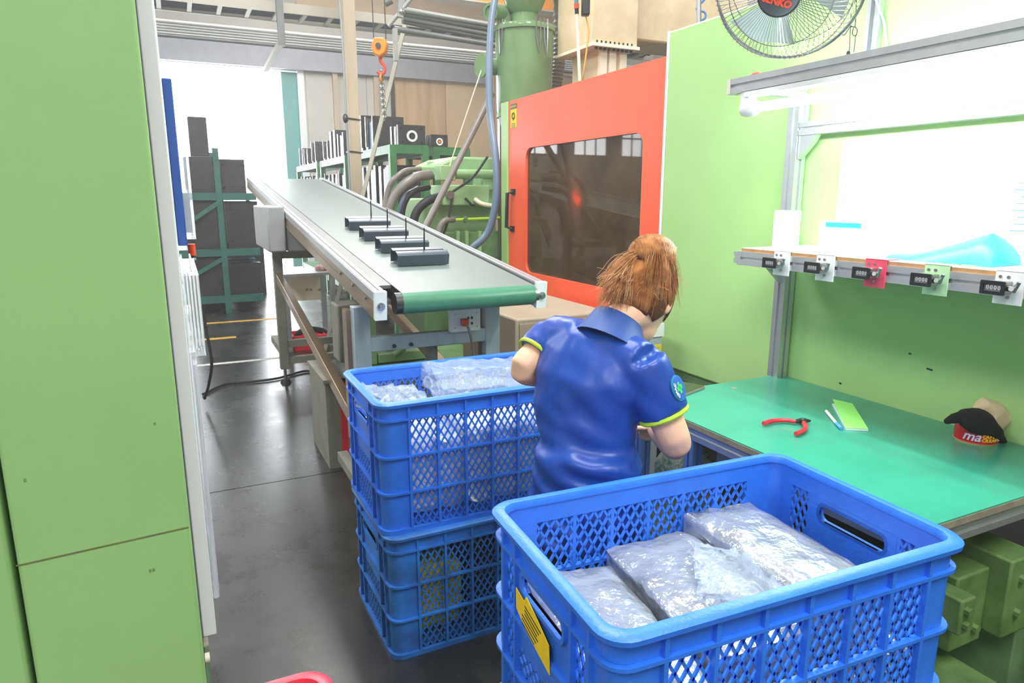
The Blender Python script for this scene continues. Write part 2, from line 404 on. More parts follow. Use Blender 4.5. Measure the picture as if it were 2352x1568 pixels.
# overhead services ------------------------------------------------
def at_height(px, py, z): return P(px, py, Z=z)
ZT = 3.45
n0 = P(640, 28, Z=ZT); f0 = P(640, 51, Z=ZT)
YN, YF = n0.y, f0.y
ct = thing('cable_tray', 'long ladder cable tray holding dark cables, high across the hall above the doorway', 'cable tray', (2.0, YN, ZT))
for y in (YN, YF): MB().box((-2.2, y-.015, ZT), (6.5, y+.015, ZT+.10)).build('side_rail', M_tray, ct)
x = -2.0
while x < 6.4: MB().box((x-.022, YN+.015, ZT+.005), (x+.022, YF-.015, ZT+.03)).build('rung', M_tray, ct); x += .29
cb = MB()
for i in range(9):
    y = YN+.05+(YF-YN-.1)*i/8; cb.tube([(x_, y+.008*math.sin(x_*2+i), ZT+.055+.008*math.cos(i*2+x_)) for x_ in [-2.2+.5*j for j in range(18)]], .024, 6)
stuff(cb.build('cable_bundle', M_cabd, ct))
pr = thing('pipe_rack', 'bundle of grey conduit pipes running below the cable tray', 'pipes', (2, YF+.6, ZT-.1))
for i in range(6):
    yy = YF+.35+i*.12; zz = P(500, 61+i*6.2, Y=yy).z
    MB().cyl((-2.3, yy, zz), (6.5, yy, zz), .024, n=10).build('pipe', mat('pipe_light', 'cfd0d0', .35, .15) if i < 5 else M_piped, pr)
a = P(645, 40, Y=YN-.1)
MB().box((a.x-.035, YN-.09, ZT-.35), (a.x+.035, YN-.02, 6.3)).build('hanger', M_piped, pr)
MB().bar((a.x, YN-.05, ZT-.3), (a.x, YF+1.0, ZT-.36), .06, .05).build('crossbar', M_tray, pr)

# tan support column with conduit
c0 = P(818, 430, D=7.7)
col = thing('support_column', 'tan painted steel column with conduit behind the conveyor belt', 'column', (c0.x, c0.y, 0))
MB().box((c0.x-.06, c0.y-.06, 0), (c0.x+.06, c0.y+.06, 4.4)).build('post', M_tan, col, bevel=.008)
MB().box((c0.x-.13, c0.y-.12, 0), (c0.x+.13, c0.y+.12, .02)).build('base_plate', M_greyd, col)
MB().box((c0.x-.3, c0.y-.1, 3.72), (c0.x+.1, c0.y+.1, 3.83)).build('top_bracket', M_tan, col)
MB().tube(spline([(c0.x-.085, c0.y-.09, 0), (c0.x-.088, c0.y-.09, 2.0), (c0.x-.10, c0.y-.09, 3.4), (c0.x-.16, c0.y-.09, 3.75)]), .014, 8).build('conduit', M_pipe, col)
for z in (1.98, 2.32): MB().tube([(c0.x-.07, c0.y-.07, z), (c0.x+.07, c0.y-.07, z-.01), (c0.x+.07, c0.y+.07, z), (c0.x-.07, c0.y+.07, z)], .008, 6, closed=True).build('wire_tie', M_steeld, col)
MB().ell((c0.x-.10, c0.y-.09, P(800, 275, D=7.7).z), (.03, 0, 0), (0, .03, 0), (0, 0, .05), 8, 6).build('junction_box', M_steeld, col)

# diagonal braces
a, b = P(937, 30, D=6.6), P(836, 440, D=6.6)
b0 = b+(b-a)*.9
b = a+(b-a)*(a.z/(a.z-b.z))
tag(MB().bar(a, b, .035, .035).build('diagonal_brace', M_tray), 'thin pale angle bar slanting down in front of the tan column', 'brace')
# hanging pipe assembly
hx = thing('hanging_frame', 'grey pipe frame with clamps hanging at top centre, above the hoist', 'pipe frame', P(930, 40, D=6.2))
def D62(px, py, d=6.2): return P(px, py, D=d)
MB().cyl(D62(892, 60), D62(975, -40), .018, n=10).build('pipe', M_pipe, hx)
MB().cyl(D62(884, 8), D62(900, 0), .03, n=10).build('pipe', M_piped, hx)
MB().bar(D62(918, 40), D62(926, -60), .05, .05).build('bracket', M_pipe, hx)
for i in range(4): MB().cyl(D62(925, 22+i*9, 6.2+.03*i), D62(1160, 62+i*11, 6.9+.03*i), .022, n=10).build('pipe', M_piped if i % 2 else M_pipe, hx)
MB().cyl(D62(905, 66), D62(1140, 104, 6.8), .024, n=10).build('pipe', M_piped, hx)
MB().box(D62(904, 140)-V((0, .03, 0)), D62(912, 66)+V((0, .03, 0))).build('bracket', M_pipe, hx)
MB().ell(D62(922, 28), (.035, 0, 0), (0, .035, 0), (0, 0, .035), 10, 6).build('clamp', M_steel, hx)
# hoist
hz = thing('chain_hoist', 'orange hook block of an overhead chain hoist hanging before the back wall', 'hoist', P(873, 110, D=6.0))
c = P(873, 108, D=6.0)
u = _R; 
MB().prism([c+u*x_+V((0, 0, z_))-_H*.05 for x_, z_ in ((-.045, .065), (.045, .065), (.066, .02), (.05, -.05), (.0, -.085), (-.05, -.06), (-.066, 0))], _H*.1).build('hook_block', M_orangeh, hz, bevel=.012)
MB().cyl(c-_H*.055-u*.005, c-_H*.065-u*.005, .022, n=12).build('axle_cap', M_steeld, hz)
MB().tube(spline([c+V((0, 0, -.06)), c+V((0, 0, -.11)), c+u*.03+V((0, 0, -.15)), c+u*.03+V((0, 0, -.19)), c+V((0, 0, -.215)), c-u*.03+V((0, 0, -.19))], 5), .014, 8).build('hook', M_plug, hz)
MB().ring(c+V((0, 0, -.245)), _R, .03, .01, 14).build('shackle', M_orangeh, hz)
for i in range(16):
    q = P(875+i*.55, 167+i*7, D=6.0)
    MB().ring(q, _R if i % 2 else _H, .017, .006, 10, 5).build('chain_link', M_steel, hz)
for dx in (-.05, .05): MB().cyl(c+u*dx+V((0, 0, .06)), c+u*dx+V((0, 0, 2.0)), .004, n=6).build('wire_rope', M_steeld, hz)
# orange crane beam
a = P(1228, 24, Y=10.5)
cr = thing('crane_beam', 'orange overhead crane girder crossing the top of the hall', 'crane', (4, 10.5, a.z))
MB().box((1.9, 10.5, a.z), (8.9, 10.53, a.z+.62)).build('web', M_orange, cr)
MB().box((1.9, 10.38, a.z-.02), (8.9, 10.66, a.z)).build('bottom_flange', M_tray, cr)
MB().box((1.9, 10.38, a.z+.62), (8.9, 10.66, a.z+.64)).build('top_flange', M_orange, cr)

# ================================================================== racks with moulds
def make_rack(name, label, x0, x1, y0, y1, zs, h, m, group=None, brace=False):
    r = thing(name, label, 'rack', ((x0+x1)/2, (y0+y1)/2, 0), group)
    for x in (x0+.035, x1-.035):
        for y in (y0+.035, y1-.035): MB().box((x-.035, y-.035, 0), (x+.035, y+.035, h)).build('upright', m, r)
    for z in zs:
        for y in (y0+.035, y1-.035): MB().box((x0+.07, y-.03, z-.09), (x1-.07, y+.03, z-.011)).build('beam', m, r)
        for x in (x0+.035, x1-.035): MB().box((x-.03, y0+.07, z-.09), (x+.03, y1-.07, z-.011)).build('beam', m, r)
        MB().box((x0+.003, y0+.003, z-.011), (x1-.003, y1-.003, z)).build('shelf_board', m, r)
    if brace:
        for z0, z1 in zip(zs, zs[1:]): MB().bar((x0+.05, y0-.005, z0+.02), (x1-.05, y0-.005, z1-.12), .012, .05).build('brace', m, r)
    return r
def make_mould(x, y, z, sx, sy, sz, label, group=None, ring=False, seed=0):
    rnd = random.Random(seed)
    t = thing('mould_block', label, 'mould', (x, y, z), group); rs = min(1, sz/.26)
    n = rnd.choice((3, 4, 5)); ys = [y-sy/2+sy*i/n for i in range(n+1)]
    for i in range(n):
        hh = sz*(1 if i in (0, n-1) else rnd.uniform(.86, .97)); ww = sx*(1 if i in (0, n-1) else rnd.uniform(.86, .95))
        mm = M_mould if i == 0 else rnd.choice((M_mould, M_mouldb, M_mould, M_bluep if rnd.random() < .3 else M_mould, M_mouldb))
        MB().box((x-ww/2, ys[i]+.004, z), (x+ww/2, ys[i+1]-.004, z+hh)).build('plate', mm, t)
    if rnd.random() < .75 and not ring:
        MB().box((x-sx/2-.012, ys[0]+.02, z+sz*.1), (x-sx/2, ys[0]+.05, z+sz*1.0)).build('clamp_bar', M_mouldb, t)
        MB().box((x-sx/2-.012, ys[-1]-.06, z+sz*.1), (x-sx/2, ys[-1]-.03, z+sz*1.06)).build('clamp_bar', M_mouldb, t)
    if ring:
        MB().lathe([(.075*rs, 0), (.075*rs, .012), (.045*rs, .012), (.045*rs, 0)], (x, ys[0]+.004, z+sz*.45), (0, -1, 0), 20).build('locating_ring', M_white, t)
        MB().cyl((x, ys[0]-.01, z+sz*.45), (x, ys[0]+.01, z+sz*.45), .03*rs).build('sprue_bush', M_orangeh if x > 2.5 else M_steeld, t)
    for dx in (-.36, .36):
        for dz in (.16, .84): MB().cyl((x+dx*sx, ys[0]-.004, z+dz*sz), (x+dx*sx, ys[0]+.01, z+dz*sz), .012*rs, n=8).build('bolt_hole', M_blackm, t)
    return t
RN = ('near', 'middle', 'far'); ON = ('nearest the camera', 'middle one', 'farthest from the camera'); ON2 = ('at its left', 'in the middle', 'at its right')
RX0 = P(895, 330, Y=7.2).x; RZ = P(895, 331, Y=7.2).z; RX1 = P(985, 340, Y=7.2).x
seed = 10
spans = ((7.2, 9.1), (9.35, 11.1), (11.35, 13.4))
rlab = ('dark green steel rack nearest the hopper, loaded with moulds', 'middle green mould rack of the row behind the tan column', 'farthest green mould rack of the row, beside the bright doorway')
for k, (y0, y1) in enumerate(spans):
    make_rack('mould_rack', rlab[k], RX0, RX1, y0, y1, (.3, 1.05, RZ-.62, RZ), RZ-.012, M_rackg, 'green mould racks')
    for j in range(3):
        yy = y0+.12+(y1-y0-.25)*(j+.5)/3; hh = (.40, .36, .42, .31, .38, .27, .33, .25, .30)[k*3+j]
        if k == 0 and j == 0: make_mould((RX0+RX1)/2+.04, y0+.18, RZ, .30, .30, .205, 'dark mould block with pale locating ring on the near rack top', ring=True, seed=seed)
        else: make_mould((RX0+RX1)/2, yy, RZ, .40+.06*random.random()-.06, .40, hh, f'mould block on top of the {RN[k]} green rack, {ON[j]}', 'moulds on the green rack tops', seed=seed)
        seed += 1
        make_mould((RX0+RX1)/2, yy, RZ-.62, .36, .42, .40+.06*random.random(), f'mould block on level two of the {RN[k]} green rack, {ON[j]}', 'moulds on the second level of the green racks', seed=seed); seed += 1
    if k == 0:
        for j in range(3): make_mould((RX0+RX1)/2, y0+.12+(y1-y0-.25)*(j+.5)/3, 1.05, .34, .4, .25, f'mould block on level three of the near green rack, {ON[j]}', 'moulds on the third level of the near green rack', seed=seed); seed += 1
X2 = P(997, 345, Y=7.7).x; X2b = P(1080, 345, Y=7.7).x; Z2 = P(1000, 337, Y=7.7).z
make_rack('mould_rack', 'narrow green rack standing right of the mould rack row', X2, X2b, 7.7, 8.8, (.3, 1.2, Z2), Z2-.01, M_rackg)
make_mould((X2+X2b)/2-.12, 7.9, Z2, .21, .2, .145, 'grey mould block with white ring on the narrow green rack', ring=True, seed=77)
for i, px in enumerate((1000, 1030, 1062)):
    make_mould(P(px, 400, Y=8.2).x, 8.2, 1.2, .26, .3, .34, f'small mould block on the middle level of the narrow green rack, {ON2[i]}', 'moulds on the narrow green rack', seed=90+i)
# teal rack at the left
ly = 9.6; uX = P(525, 700, Y=ly).x
LX0, LX1 = P(395, 600, Y=ly).x-.3, P(600, 600, Y=ly).x
zA = P(520, 443, Y=ly).z; zB = P(520, 572, Y=ly).z; zC = P(520, 690, Y=ly).z+.06
lr = make_rack('mould_rack', 'blue-green steel rack of moulds at left of the aisle', LX0, uX+.035, ly, ly+1.1, (zC, zB, zA), zA+.55, M_teal, brace=True)
for z in (zA, zB, zC): MB().box((uX+.036, ly+.004, z-.09), (LX1, ly+.06, z-.011)).build('beam', M_teal, lr)
MB().box((uX+.036, ly+.004, zA-.011), (LX1, ly+1.0, zA)).build('shelf_board', M_teal, lr); MB().box((uX+.036, ly+.004, zB-.011), (LX1, ly+1.0, zB)).build('shelf_board', M_teal, lr); MB().box((uX+.036, ly+.004, zC-.011), (LX1, ly+1.0, zC)).build('shelf_board', M_teal, lr)
MB().box((LX1-.05, ly+.95, 0), (LX1, ly+1.0, zA)).build('upright', M_teal, lr)
def lm(px0, px1, py1, z, label, sd, grp='moulds on the teal rack'):
    x0, x1 = P(px0, py1, Y=ly+.1).x, P(px1, py1, Y=ly+.1).x; zt = P((px0+px1)/2, py1, Y=ly+.1).z
    make_mould((x0+x1)/2, ly+.52, z, x1-x0, .9, zt-z, label, grp, seed=sd)
lm(500, 560, 366, zA, 'dark mould block on the top shelf of the teal rack, nearest the doorway', 31, None)
lm(424, 498, 360, zA, 'dark mould block on the top shelf of the teal rack, beside the left machine', 33, None)
lm(516, 590, 462, zB, 'dark mould block on the middle shelf of the teal rack, right of the upright', 34)
lm(420, 513, 456, zB, 'dark mould block on the middle shelf of the teal rack, beside the left machine', 35)
lm(522, 599, 604, zC, 'dark mould block on the lowest shelf of the teal rack, right of the upright', 36, 'moulds on the lowest teal shelf')
lm(420, 519, 592, zC, 'dark mould block on the lowest shelf of the teal rack, beside the left machine', 37, 'moulds on the lowest teal shelf')
for i, (xa, xb) in enumerate(((P(430, 600, Y=11.4).x, P(515, 600, Y=11.4).x), (P(520, 600, Y=11.4).x, P(606, 600, Y=11.4).x))):  # mostly hidden stacks added to keep the doorway's brightness off the floor
    make_mould((xa+xb)/2, 11.6, 0, xb-xa, .6, 1.45-.1*i, 'tall dark mould stack added to block doorway light behind the teal rack, %s one' % ('left', 'right')[i], 'added light-blocking stacks behind the teal rack', seed=120+i)
c = P(455, 300, Y=ly+.5)
zt0 = P(455, 356, Y=ly+.1).z
tag(MB().box((c.x-.12, ly+.3, zt0), (c.x+.10, ly+.6, P(455, 268, Y=ly+.3).z)).build('mould_crate', M_mould, bevel=.01), 'tall dark box standing on a mould, top of the teal rack', 'box')

# ================================================================== moulding machine (right)
MX = 2.32
mm = thing('moulding_machine', 'large green injection moulding machine with a red sliding door', 'machine', (2.9, 2.6, 0))
YD0 = P(1535, 380, X=MX).y; YD1 = P(1168, 400, X=MX).y; YE = P(1153, 400, X=MX).y
ZD1 = P(1545, 125, X=MX).z; ZG = P(1548, 68, X=MX-.03).z; ZP0 = P(1600, 867, X=MX-.03).z
MB().box((MX-.03, -.9, ZP0), (MX+.10, YD0, ZG)).build('cover_panel', M_green, mm, bevel=.012)
MB().box((MX-.015, -.9, ZP0-.045), (MX+.08, YD0, ZP0)).build('bottom_channel', M_greend, mm)
MB().box((MX+.35, -.9, .1), (MX+1.2, 1.0, ZG-.15)).build('inner_body', M_blackm, mm)
MB().box((MX-.033, YD0-.004, ZP0), (MX-.0, YD0+.012, ZG)).build('edge_trim', M_white, mm)
cy, hy = (YD0+YD1)/2, (YD1-YD0)/2-.004
ZD0 = P(1200, 712, X=MX).z; cz, hz_ = (ZD1+ZD0)/2, (ZD1-ZD0)/2
# door window opening from its corners
wy1, wy0 = P(1207, 480, X=MX).y, P(1472, 450, X=MX).y
wz1, wz0 = P(1338, 322, X=MX).z, P(1250, 633, X=MX).z
inn = rrect((wy1-wy0)/2, (wz1-wz0)/2, .07, 5, ((wy0+wy1)/2, (wz0+wz1)/2))
out = []
for (sy, sz) in ((1, 1), (-1, 1), (-1, -1), (1, -1)):
    for i in range(6):
        base = (cy+sy*hy, cz+sz*hz_)
        out.append(base)
MB().frame([(MX, y, z) for y, z in inn], [(MX, y+(.0005*i if i < 99 else 0), z) for i, (y, z) in enumerate(out)], (.04, 0, 0)).build('door', M_red, mm, smooth=False)
door = mm.children[-1]
MB().prism([(MX+.018, y, z) for y, z in rrect((wy1-wy0)/2+.012, (wz1-wz0)/2+.012, .08, 5, ((wy0+wy1)/2, (wz0+wz1)/2))], (.006, 0, 0)).build('window_pane', M_pane, door)
hn = MB(); ha, hb = P(1180, 440, X=MX), P(1178, 525, X=MX)
hn.tube([ha, ha+V((-.045, .02, -.012)), hb+V((-.045, .02, .012)), hb], .014, 8); hn.box(ha-V((.012, .03, .02)), ha+V((.004, .03, .02))); hn.box(hb-V((.012, .03, .02)), hb+V((.004, .03, .02)))
hn.build('door_handle', M_black, door)
sa, sb = P(1173, 252, X=MX), P(1187, 292, X=MX)
st = MB().box((MX-.002, sa.y, sb.z), (MX, sb.y, sa.z)).build('warning_sticker', M_yellow, door)
MB().box((MX-.003, sa.y, sa.z), (MX, sb.y, sa.z+.035)).build('sticker_header', M_black, door)
text('sticker_heading', 'WARNING', .022, (MX-.0035, (sa.y+sb.y)/2, sa.z+.017), (0, -1, 0), (0, 0, 1), M_yellow, door, .0003)
sk = MB(); sc_ = V((MX-.003, (sa.y+sb.y)/2, sa.z-.05)); sk.ring(sc_, (1, 0, 0), .022, .004, 14, 4); sk.box(sc_+V((-.001, -.008, -.03)), sc_+V((.001, .008, -.012)))
for i in range(3): sk.box(sc_+V((-.001, -.03, -.055-.012*i)), sc_+V((.001, .03, -.052-.012*i)))
sk.build('sticker_print', M_steeld, door)
MB().box((MX-.01, YD1, ZD0-.05), (MX+.12, YE, ZD1)).build('door_post', M_green, mm, bevel=.008)
# inside of the guard
MB().box((MX+.62, YD0-.3, .3), (MX+.66, YE-.1, ZD1-.12)).build('guard_back', mat('guard_brown', '6d5f4e', .6, var=.35, vscale=3), mm)
MB().box((MX+.10, YD0-.28, .3), (MX+.62, YD0-.2, ZD1-.12)).build('platen', M_greend, mm)
MB().tube(spline([(MX+.5, YD0+.1, 1.9), (MX+.35, YD0+.35, 1.7), (MX+.42, YD0+.5, 1.3), (MX+.3, YD0+.62, 1.0), (MX+.5, YD0+.9, .9)]), .05, 10).build('inner_hose', M_greend, mm)
MB().cyl((MX+.45, YD0+.2, 1.2), (MX+.45, YE-.15, 1.2), .06).build('tie_bar', M_steeld, mm)
lp = P(1338, 462, X=MX+.05)
MB().ell(lp, (.02, 0, 0), (0, .028, 0), (0, 0, .028), 12, 8).build('red_indicator', M_redl, mm)
rl = bpy.data.lights.new('red_indicator_light', 'POINT'); rl.energy = 4; rl.color = (1, .05, .02); rl.shadow_soft_size = .03
rlo = bpy.data.objects.new('red_indicator_light', rl); COL.objects.link(rlo); rlo.location = P(1334, 452, X=MX+.06)
MB().cyl(lp+V((.02, 0, 0)), lp+V((.35, 0, 0)), .02).build('indicator_holder', M_black, mm)
MB().box((MX+.12, YE-.1, 0), (MX+1.1, YE+.0, 1.0)).build('bed_end', M_greend, mm)
MB().box((MX+.05, -.9, 0), (MX+1.1, YE, .3)).build('machine_base', M_blackm, mm)
# scratches on cover panel under the shelf
for (px, py, l) in ((2135, 848, 9), (1930, 880, 4), (2090, 812, 4)):
    a = P(px, py, X=MX-.0305); MB().obox(a, (0, l*.0012, .001), (0, -.001, .003), (.0004, 0, 0)).build('paint_scuff', M_steeld, mm)

# cream feed tower behind the machine
D5 = 5.2
ft = thing('feed_tower', 'tall cream painted steel tower with bolted flange behind the red door', 'tower', P(1430, 180, D=D5))
a, b = P(1392, 88, D=D5), P(1520, 88, D=D5)
TX0, TY0 = a.x, a.y+.1
tw = P(1500, 100, D=D5).x
MB().box((TX0+.02, TY0+.03, 1.0), (tw-.05, TY0+.4, a.z-.02)).build('lower_body', M_cream, ft, bevel=.008)
for x_ in (TX0+.02, TX0+.10, tw-.11): MB().box((x_, TY0+.0, 1.0), (x_+.06, TY0+.03, a.z-.03)).build('stiffener', M_creamw, ft)
MB().box((TX0-.08, TY0-.05, a.z-.045), (tw+.03, TY0+.5, a.z-.02)).build('flange', M_creamw, ft, bevel=.003)
for i in range(9): MB().cyl((TX0-.03+i*(tw-TX0)/8, TY0-.02, a.z-.06), (TX0-.03+i*(tw-TX0)/8, TY0-.02, a.z+.0), .013, n=6).build('bolt', M_steeld, ft)
MB().box((TX0-.07, TY0-.03, a.z-.02), (tw+.02, TY0+.48, a.z+.9)).build('upper_body', M_cream, ft, bevel=.008)
MB().box((tw+.02, TY0+.1, a.z+.06), (tw+1.2, TY0+.5, a.z+.9)).build('side_duct', M_cream, ft, bevel=.02)

# dryer hopper ------------------------------------------------------
DH = 5.7
hc = P(1204, 180, D=DH); r = abs((P(1270, 180, D=DH)-P(1137, 180, D=DH)).length)/2
zt = P(1204, 72, D=DH).z; zb = P(1204, 262, D=DH).z
hp = thing('dryer_hopper', 'green cylindrical dryer hopper with clamped lid and loader cone on top', 'hopper', (hc.x, hc.y, zb))
MB().lathe([(r*.95, zb), (r*.97, zb+.02), (r, zt-.01), (r, zt)], (hc.x, hc.y, 0), n=36).build('barrel', M_hopper, hp)
MB().lathe([(r*1.06, zt-.015), (r*1.07, zt+.005), (r*1.05, zt+.025), (r*.5, zt+.05), (.02, zt+.055)], (hc.x, hc.y, 0), n=36).build('lid', M_hopper, hp)
MB().lathe([(r*.96, zb-.03), (r*.96, zb), (r*.9, zb-.0)], (hc.x, hc.y, 0), n=36).build('bottom_band', M_greend, hp)
MB().lathe([(r*.9, zb-.03), (.07, zb-.45), (.07, zb-.75)], (hc.x, hc.y, 0), n=28).build('discharge_cone', M_steel, hp)
k_ = P(1204, 34, D=DH).z
MB().lathe([(.10, zt+.05), (.10, k_-.0), (.13, k_+.03), (.30, k_+.42), (.30, k_+.7)], (hc.x, hc.y, 0), n=28).build('loader_cone', M_hopper, hp)
el = [P(1148, 66, D=DH)+V((0, 0, 0)), P(1165, 50, D=DH), P(1160, 28, D=DH), P(1130, 22, D=DH-.12)]
MB().tube(spline([P(1158, 62, D=DH), P(1157, 40, D=DH), P(1150, 30, D=DH-.03), P(1128, 28, D=DH-.14)], 6), .058, 14).build('elbow_pipe', M_hopper, hp)
e0 = P(1128, 28, D=DH-.14); e1 = P(1150, 30, D=DH-.03); ed = (e0-e1).normalized()
MB().lathe([(.066, -.02), (.066, .012), (.046, .012), (.046, .004)], e0, ed, 18).build('elbow_mouth', M_greend, hp)
for px in (1235, 1262, 1133):
    q = P(px, 70, D=DH-r*.9)
    qd = (q-V((hc.x, hc.y, q.z))); qd.z = 0; qd.normalize(); q = V((hc.x, hc.y, zt))+qd*(r*1.04)
    cl = MB(); sd_ = qd.cross(V((0, 0, 1)))
    cl.tube([q+sd_*.018+V((0, 0, .05)), q+sd_*.018-V((0, 0, .08)), q+qd*.012-V((0, 0, .2)), q-sd_*.018-V((0, 0, .08)), q-sd_*.018+V((0, 0, .05))], .007, 6)
    cl.build('lid_clamp', M_steel, hp)
MB().lathe([(.09, 0), (.09, .02), (.075, .02), (.06, .14)], P(1104, 150, D=DH-.1), (1, .2, 0), 20).build('blower_flange', M_hopper, hp)
MB().cyl(P(1112, 150, D=DH-.1), P(1140, 150, D=DH), .05).build('blower_duct', M_hopper, hp)
MB().box(P(1150, 790, D=DH)+V((0, 0, 0)), P(1149, 250, D=DH)+V((.05, .05, 0))).build('support_leg', M_steel, hp)
# hoses around the hopper
tag(MB().tube(spline([P(1150, -60, D=5.4), P(1130, 40, D=5.3), P(1124, 150, D=5.2), P(1126, 260, D=5.1), P(1138, 360, D=4.95), P(1140, 450, D=4.9), P(1122, 530, D=4.9), P(1085, 570, D=4.9), P(1055, 600, D=5.0)]), .026, 10).build('blue_grey_hose', M_hose), 'blue-grey rubber hose hanging down in front of the green hopper', 'hose')
a, b = P(1130, 215, D=5.45), P(968, 540, D=5.0)
tag(MB().cyl(a, b, .024, n=12).build('conveying_pipe', M_hoseg), 'straight grey pipe slanting from the hopper down to the conveyor', 'pipe')
dk = MB(); dp = spline([P(1283, -60, D=5.9), P(1286, 60, D=5.9), P(1284, 140, D=5.9), P(1276, 200, D=5.9), P(1270, 260, D=5.95)], 14)
dk.tube(dp, [.054 if i % 2 else .044 for i in range(len(dp))], 14)
tag(dk.build('flexible_duct', M_hosec), 'grey corrugated flexible duct right of the green hopper', 'duct')
rd = thing('air_line', 'cream plastic rod with an orange coupling, standing behind the red door', 'pipe', P(1330, 180, D=5.0))
MB().cyl(P(1332, 195, D=5.0), P(1325, 32, D=5.0), .011, n=10).build('rod', M_creamw, rd)
MB().cyl(P(1325, 32, D=5.0), P(1324.5, 20, D=5.0), .014, n=10).build('coupling', M_black, rd)
MB().cyl(P(1324.5, 20, D=5.0), P(1324, 8, D=5.0), .017, n=10).build('orange_coupling', M_plug, rd)
MB().cyl(P(1324, 8, D=5.0), P(1323, -40, D=5.0), .014, n=10).build('upper_tube', mat('tube_teal', '2f7f8c', .4), rd)
pb = thing('pendant_control', 'black pendant control box hanging on a yellow cable beside the cream tower', 'control', P(1345, 10, D=4.9))
a = P(1345, 14, D=4.9)
MB().obox(a, _R*.027, _H*.03, V((0, 0, .06))).build('box', M_black, pb, bevel=.008)
MB().tube(spline([a+V((0, 0, -.05)), P(1352, 70, D=4.9), P(1348, 110, D=4.9), P(1340, 170, D=4.9), P(1335, 196, D=4.95)]), .006, 6).build('cable', mat('cable_yellow', 'd8a44c', .5), pb)
al = thing('air_post', 'slim grey post with a coiled blue air hose behind the green cover', 'post', P(1605, 20, D=4.0))
MB().cyl(P(1605, -40, D=4.0), P(1605, 60, D=4.0), .014).build('post', M_alu, al)
MB().tube(spline([P(1622, -5, D=4.0), P(1600, 20, D=4.0), P(1618, 28, D=4.0), P(1620, 40, D=4.0), P(1608, 50, D=4.0)]), .006, 6).build('air_hose', mat('hose_blue', '3f86c8', .4), al)
tag(MB().tube([P(1106, 160, D=DH-.1), P(1064, 285, D=5.55), P(1028, 396, Y=5.27)], .005, 6).build('stay_wire', M_creamw), 'thin pale stay wire running from the hopper blower to the injection unit', 'wire')

# ================================================================== injection unit behind the conveyor
YU = 5.25
iu = thing('injection_unit', 'light green cast injection unit with hoses behind the conveyor', 'machine', (2.2, 5.5, 0))
def ub(x0, y0, x1, y1, Y, dep):
    a, b = P(x0, y1, Y=Y), P(x1, y0, Y=Y); return MB().box(a, (b.x, Y+dep, b.z))
ub(975, 455, 1140, 600, YU+.1, .6).build('housing', M_greenc, iu, bevel=.015)
q0, q1 = P(1005, 405, Y=YU+.2), P(1150, 362, Y=YU+.2)
MB().prism([(q0.x, YU+.2, q0.z), (q1.x+.2, YU+.2, q0.z), (q1.x+.2, YU+.2, q1.z), (q0.x+.16, YU+.2, q1.z), (q0.x+.02, YU+.2, q1.z-.06)], (0, .7, 0)).build('top_cover', M_greenc, iu, bevel=.02)
ub(1012, 380, 1046, 414, YU-.05, .14).build('pipe_block', M_greenc, iu, bevel=.006)
MB().cyl(P(1046, 399, Y=YU), P(1140, 400, Y=YU), .035).build('hydraulic_pipe', M_greenc, iu)
ub(1018, 425, 1125, 472, YU-.05, .3).build('valve_block', M_greenc, iu, bevel=.01)
ub(1112, 405, 1150, 470, YU, .3).build('end_bracket', M_greenc, iu, bevel=.01)
for py in (430, 462): MB().cyl(P(1124, py, Y=YU-.01)+V((0, -.02, 0)), P(1124, py, Y=YU-.01)+V((0, .02, 0)), .022, n=6).build('bolt', M_greenc, iu)
c = P(1031, 447, Y=YU-.05); MB().cyl(c+V((0, -.04, 0)), c+V((0, .01, 0)), .032, n=14).build('adjuster_knob', M_steel, iu)
MB().tube(spline([P(1090, 457, Y=YU-.06), P(1108, 468, Y=YU-.1), P(1140, 474, Y=YU-.08)]), .018, 8).build('cream_conduit', M_creamw, iu)
ub(1005, 530, 1150, 600, YU-.02, .5).build('carriage', M_greend, iu, bevel=.01)
for px in (1050, 1070, 1100): ub(px, 530, px+6, 580, YU-.06, .05).build('rib', M_greenc, iu)
MB().cyl(P(1040, 505, Y=YU-.06), P(1150, 500, Y=YU-.06), .012).build('lubrication_pipe', M_lime, iu)
MB().cyl(P(1066, 500, Y=YU-.06), P(1072, 508, Y=YU-.06), .024, n=8).build('pipe_fitting', M_greend, iu)
MB().tube(spline([P(1042, 504, Y=YU-.06), P(1022, 507, Y=YU-.1), P(1010, 525, Y=YU-.1), P(1004, 560, Y=YU-.1)]), .026, 10).build('hose', M_hoseg, iu)
ub(960, 385, 1010, 400, YU+.25, .05).build('hydraulic_pipe', M_greenc, iu)
ub(985, 372, 1012, 382, YU+.5, .05).build('hydraulic_pipe', M_greenc, iu)
hs = [((988, 402), (950, 410), (905, 450), (882, 520), .040, M_hoseg), ((935, 400), (905, 410), (890, 440), (882, 500), .020, M_hoseg),
      ((965, 388), (925, 395), (895, 430), (878, 500), .020, M_hoseg), ((1022, 450), (985, 460), (955, 490), (945, 545), .035, M_rubber),
      ((960, 430), (930, 450), (915, 490), (905, 530), .014, M_hose), ((985, 430), (950, 440), (928, 470), (920, 530), .022, M_rubber)]
for a_, b_, c_, d_, r_, m_ in hs: MB().tube(spline([P(*a_, Y=YU+.05), P(*b_, Y=YU-.05), P(*c_, Y=YU-.05), P(*d_, Y=YU-.05)]), r_, 10).build('hose', m_, iu)
for a_, b_, m_ in (((1068, 455), (1090, 470), M_rubber), ((1040, 440), (1120, 360), M_rubber), ((1000, 575), (1040, 450), M_rubber)): MB().tube(spline([P(*a_, Y=YU-.08), P((a_[0]+b_[0])/2+5, (a_[1]+b_[1])/2+8, Y=YU-.1), P(*b_, Y=YU-.08)]), .010, 6).build('cable', m_, iu)
